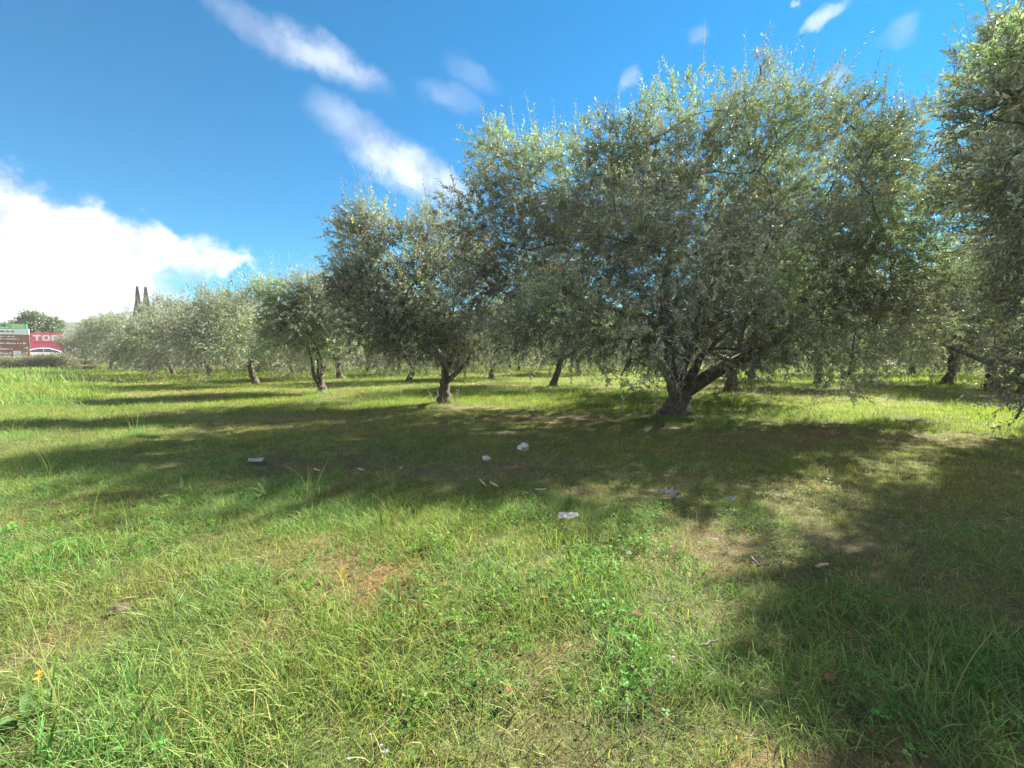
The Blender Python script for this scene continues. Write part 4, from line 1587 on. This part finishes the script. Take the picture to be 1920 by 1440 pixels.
crumple('paper_scrap', 'thin white paper scrap on dark soil at the left', 'litter', 480, 871, .15, .08, .02, M_PAPER, 12, .2, .05)
crumple('plastic_piece', 'curved grey-white plastic piece lying in the shaded grass', 'litter', 1066, 991, .14, .055, .03, M_PLASTIC, 13, .25, .055, .5, .45)
w = crumple('wrapper', 'crumpled white wrapper with blue and red print in shaded grass', 'litter', 1254, 942, .10, .10, .09, M_PAPER, 14, .6, .05)
for mt, nm, dx, dz, sd in ((M_BLUE, 'blue_print', .0, -.015, 15), (M_PINK, 'red_print', .03, .03, 16)):
    q = crumple(nm, None, None, 1254, 942, .035, .03, .03, mt, sd, .3)
    q.parent = w
    q.location = (dx, -.045, dz)
    q.rotation_euler = (1.0, .2, .3)
crumple('paper_ball', 'small white crumpled paper right of the printed wrapper', 'litter', 1371, 950, .06, .05, .06, M_PAPER, 17, 1.1, .04)


def dead_leaf(px, py, L, mat, rz, label, seed):
    p = on_ground(px, py)
    n = 9
    L = L * 0.75
    bm = bmesh.new()
    r_ = random.Random(seed)
    rows = []
    for i in range(n):
        t = i / (n - 1)
        w_ = L * .34 * math.sin(math.pi * min(1, t * .96 + .03)) ** .8 * r_.uniform(.88, 1.1) + .0008
        z = L * .22 * (t - .5) ** 2 * 2
        rows.append([bm.verts.new((L * (t - .5), s_ * w_, z + abs(s_) * w_ * .55)) for s_ in (-1, -.5, 0, .5, 1)])
    for i in range(n - 1):
        for j in range(4):
            bm.faces.new((rows[i][j], rows[i + 1][j], rows[i + 1][j + 1], rows[i][j + 1]))
    bmesh.ops.solidify(bm, geom=bm.faces[:], thickness=.0012)
    o = bm_obj('fallen_leaf', bm, mat)
    o.location = (p.x, p.y, p.z + .045)
    o.rotation_euler = (r_.uniform(-.3, .3), r_.uniform(-.3, .3), rz)
    tag(o, label, 'leaf', 'fallen leaves in the grass')


dead_leaf(1022, 1143, .062, M_DEADY, .2, 'orange-brown fallen leaf in the middle of the lit grass', 1)
dead_leaf(1197, 1164, .070, M_DEADY, .1, 'tan fallen leaf lying left beside a darker one', 2)
dead_leaf(1230, 1172, .066, M_DEAD, -.5, 'dark brown fallen leaf right beside a tan one', 3)
dead_leaf(1262, 1040, .075, M_DEAD, .8, 'russet fallen leaf on the brown thatch patch', 4)
dead_leaf(955, 1315, .045, M_DEAD, 1.4, 'brown fallen leaf beside bare soil in the foreground', 5)
dead_leaf(1555, 1285, .055, M_DEADY, .3, 'yellowish fallen leaf in the right foreground shade', 6)


def stick(px0, py0, px1, py1, r0, mat, label, seed, lift=.05):
    a, b = on_ground(px0, py0), on_ground(px1, py1)
    c = (a + b) / 2
    r_ = np.random.default_rng(seed)
    n = 9
    pts = np.linspace(np.array(a - c), np.array(b - c), n)
    pts[1:-1] += r_.normal(0, .0022, (n - 2, 3))
    v, q, t = tube_arrays([(pts, np.linspace(r0, r0 * .55, n))], 7, .2, seed)
    o = link('stick', np_mesh('stick', v, t, q, (mat,), smooth=True))
    o.location = (c.x, c.y, c.z + lift)
    tag(o, label, 'stick', 'sticks lying in the grass')


stick(918, 917, 934, 924, .012, M_STICK, 'short pale stick in the shade left of the plastic piece', 1)
stick(900, 914, 911, 923, .010, M_STICK, 'thin stick end beside the short pale stick', 2)
stick(1003, 929, 1024, 928, .010, M_STICK, 'thin straight stick above the plastic piece', 3)
stick(1312, 1226, 1350, 1211, .006, M_STICKG, 'grey weathered stick beside the pale flower heads', 4, .06)
stick(590, 888, 600, 891, .010, M_STICK, 'small pale stick right of the white paper scrap', 5)
stick(672, 889, 682, 895, .010, M_STICK, 'small pale stick between paper scrap and pebble', 6)
stick(1408, 1057, 1424, 1070, .010, M_STICKG, 'grey stub of a stick at the edge of the brown thatch', 7)
stick(1530, 1072, 1552, 1070, .011, M_STICK, 'reddish pale stick on the shaded bare soil at the right', 8)


def flower_heads(px, py, n, spread, hgt, label, seed, mat=M_PETAL, head=.0042, group='pale flower heads in the foreground'):
    p = on_ground(px, py)
    r_ = np.random.default_rng(seed)
    t = thing('wild_flower', label, 'wild flower', p, 0, group)
    stems, V, T = [], [], []
    for k in range(n):
        tip = np.array([r_.normal(0, spread), r_.normal(0, spread), hgt * r_.uniform(.75, 1.15)])
        stems.append((bez((0, 0, -.01), (tip[0] * .3, tip[1] * .3, tip[2] * .7), tip, 5), np.linspace(.0016, .001, 5)))
        m = 9
        for q in range(m):
            a = q * 6.283 / m + r_.uniform(-.2, .2)
            d = np.array([math.cos(a), math.sin(a), r_.uniform(-.1, .6)])
            s_ = np.array([-math.sin(a), math.cos(a), 0])
            L_ = head * r_.uniform(.8, 1.25)
            b = len(V)
            V += [tip, tip + d * L_ * .7 - s_ * L_ * .28, tip + d * L_ * 1.3, tip + d * L_ * .7 + s_ * L_ * .28]
            T += [(b, b + 1, b + 2), (b, b + 2, b + 3)]
    v, q, tt = tube_arrays(stems, 4, 0, seed)
    link('stem', np_mesh('flower_stem', v, tt, q, (M_STICK,)), t)
    link('petals', np_mesh('flower_petals', np.array(V), np.array(T), None, (mat,)), t)


flower_heads(1222, 1300, 5, .035, .10, 'pale lilac flower cluster on dry stalks, the left one of two in the right foreground', 21)
flower_heads(1278, 1250, 5, .035, .085, 'pale lilac flower cluster beside the grey stick, the right one of two', 22)
flower_heads(702, 1430, 5, .035, .07, 'pale flower cluster at the bottom edge of the picture, left of the middle', 23)
flower_heads(758, 1180, 3, .015, .05, 'few tiny pale flowers in the lit grass near the middle', 24)
flower_heads(72, 1305, 2, .006, .07, 'single orange flower in the grass at the lower left', 25, M_ORP, .010, 'orange flower')


def rosette(px, py, n, L, w_, label, seed, up=.5):
    p = on_ground(px, py)
    r_ = np.random.default_rng(seed)
    t = thing('weed_plant', label, 'weed', p, 0, 'broad-leaved weeds in the grass')
    for k in range(n):
        a = k * 2.4 + r_.uniform(-.3, .3)
        el = r_.uniform(up * .5, up * 1.4)
        Lk = L * r_.uniform(.7, 1.1)
        m = 7
        V, Q = [], []
        for i in range(m):
            s_ = i / (m - 1)
            e = el - s_ * .8
            r0 = Lk * s_ * math.cos(el * .6)
            z = Lk * (s_ * math.sin(el) - .35 * s_ * s_) + .01
            ww = w_ * math.sin(math.pi * min(.98, .06 + s_ * .92)) ** .75
            for q in (-1, 0, 1):
                V.append((r0 * math.cos(a) - q * ww * math.sin(a), r0 * math.sin(a) + q * ww * math.cos(a), z + abs(q) * ww * .35))
        for i in range(m - 1):
            for j in (0, 1):
                Q.append((i * 3 + j, i * 3 + j + 1, i * 3 + j + 4, i * 3 + j + 3))
        c = np.ones((len(V), 3)) * r_.uniform(.8, 1.25)
        link('leaf', np_mesh('weed_leaf', np.array(V), None, np.array(Q), (M_WEED,), None, None, c, smooth=True), t)


rosette(748, 1140, 10, .14, .007, 'upright strap-leaved weed left of the middle, in lit grass', 31, 1.0)
rosette(50, 1360, 9, .09, .015, 'bluish broad-leaved weed in the lower left corner', 34, .7)
rosette(500, 930, 8, .22, .014, 'leafy weed at the lit edge of the large shadow on the left', 36, .9)
rosette(345, 935, 7, .24, .012, 'pale weed with upright stalk in the left part of the shadow', 37, 1.1)

# dry shoots standing round the feet of three trees
def suckers(base, n, rad, h, label, seed):
    r_ = np.random.default_rng(seed)
    t = thing('dry_shoots', label, 'weeds', base, 0, 'dry shoots at tree feet')
    for k in range(n):
        a = r_.uniform(0, 6.283)
        rr = rad * r_.uniform(.5, 1.2)
        p0 = np.array([rr * math.cos(a), rr * math.sin(a), -.02])
        tip = p0 + np.array([r_.normal(0, .12), r_.normal(0, .12), h * r_.uniform(.5, 1.1)])
        v, q, tt = tube_arrays([(bez(p0, (p0 + tip) / 2 + r_.normal(0, .05, 3), tip, 6), np.linspace(.006, .002, 6))], 5, 0, seed + k)
        link('shoot', np_mesh('shoot', v, tt, q, (M_STICK,)), t)


suckers(b2, 12, .3, .42, 'dry shoots round the foot of the tall slim olive tree', 41)
suckers(b3, 12, .3, .40, 'dry shoots round the foot of the S-curved trunk', 42)
q = on_ground(391, 711)
suckers(q, 16, .6, .7, 'dry weedy shoots round the fourth tree left of the tallest', 43)
q = on_ground(1800, 735)
suckers(q, 6, .3, .8, 'few thin bent shoots in bright grass right of the slanting trunk', 44)

# ------------------------------------------------------------------ air
def haze():
    bm = bmesh.new()
    box_bm(bm, -1320, 1320, -320, 1420, -4.5, 52)
    m = bpy.data.materials.new('hazy_air')
    m.use_nodes = True
    t = m.node_tree
    t.nodes.clear()
    o = t.nodes.new('ShaderNodeOutputMaterial')
    v = t.nodes.new('ShaderNodeVolumePrincipled')
    v.inputs['Color'].default_value = (0.93, 0.96, 1.0, 1)
    v.inputs['Density'].default_value = HAZE
    v.inputs['Anisotropy'].default_value = 0.0
    t.links.new(v.outputs[0], o.inputs['Volume'])
    ob = bm_obj('haze', bm, m)
    tag(ob, kind='stuff')


HAZE = 0.0004
haze()
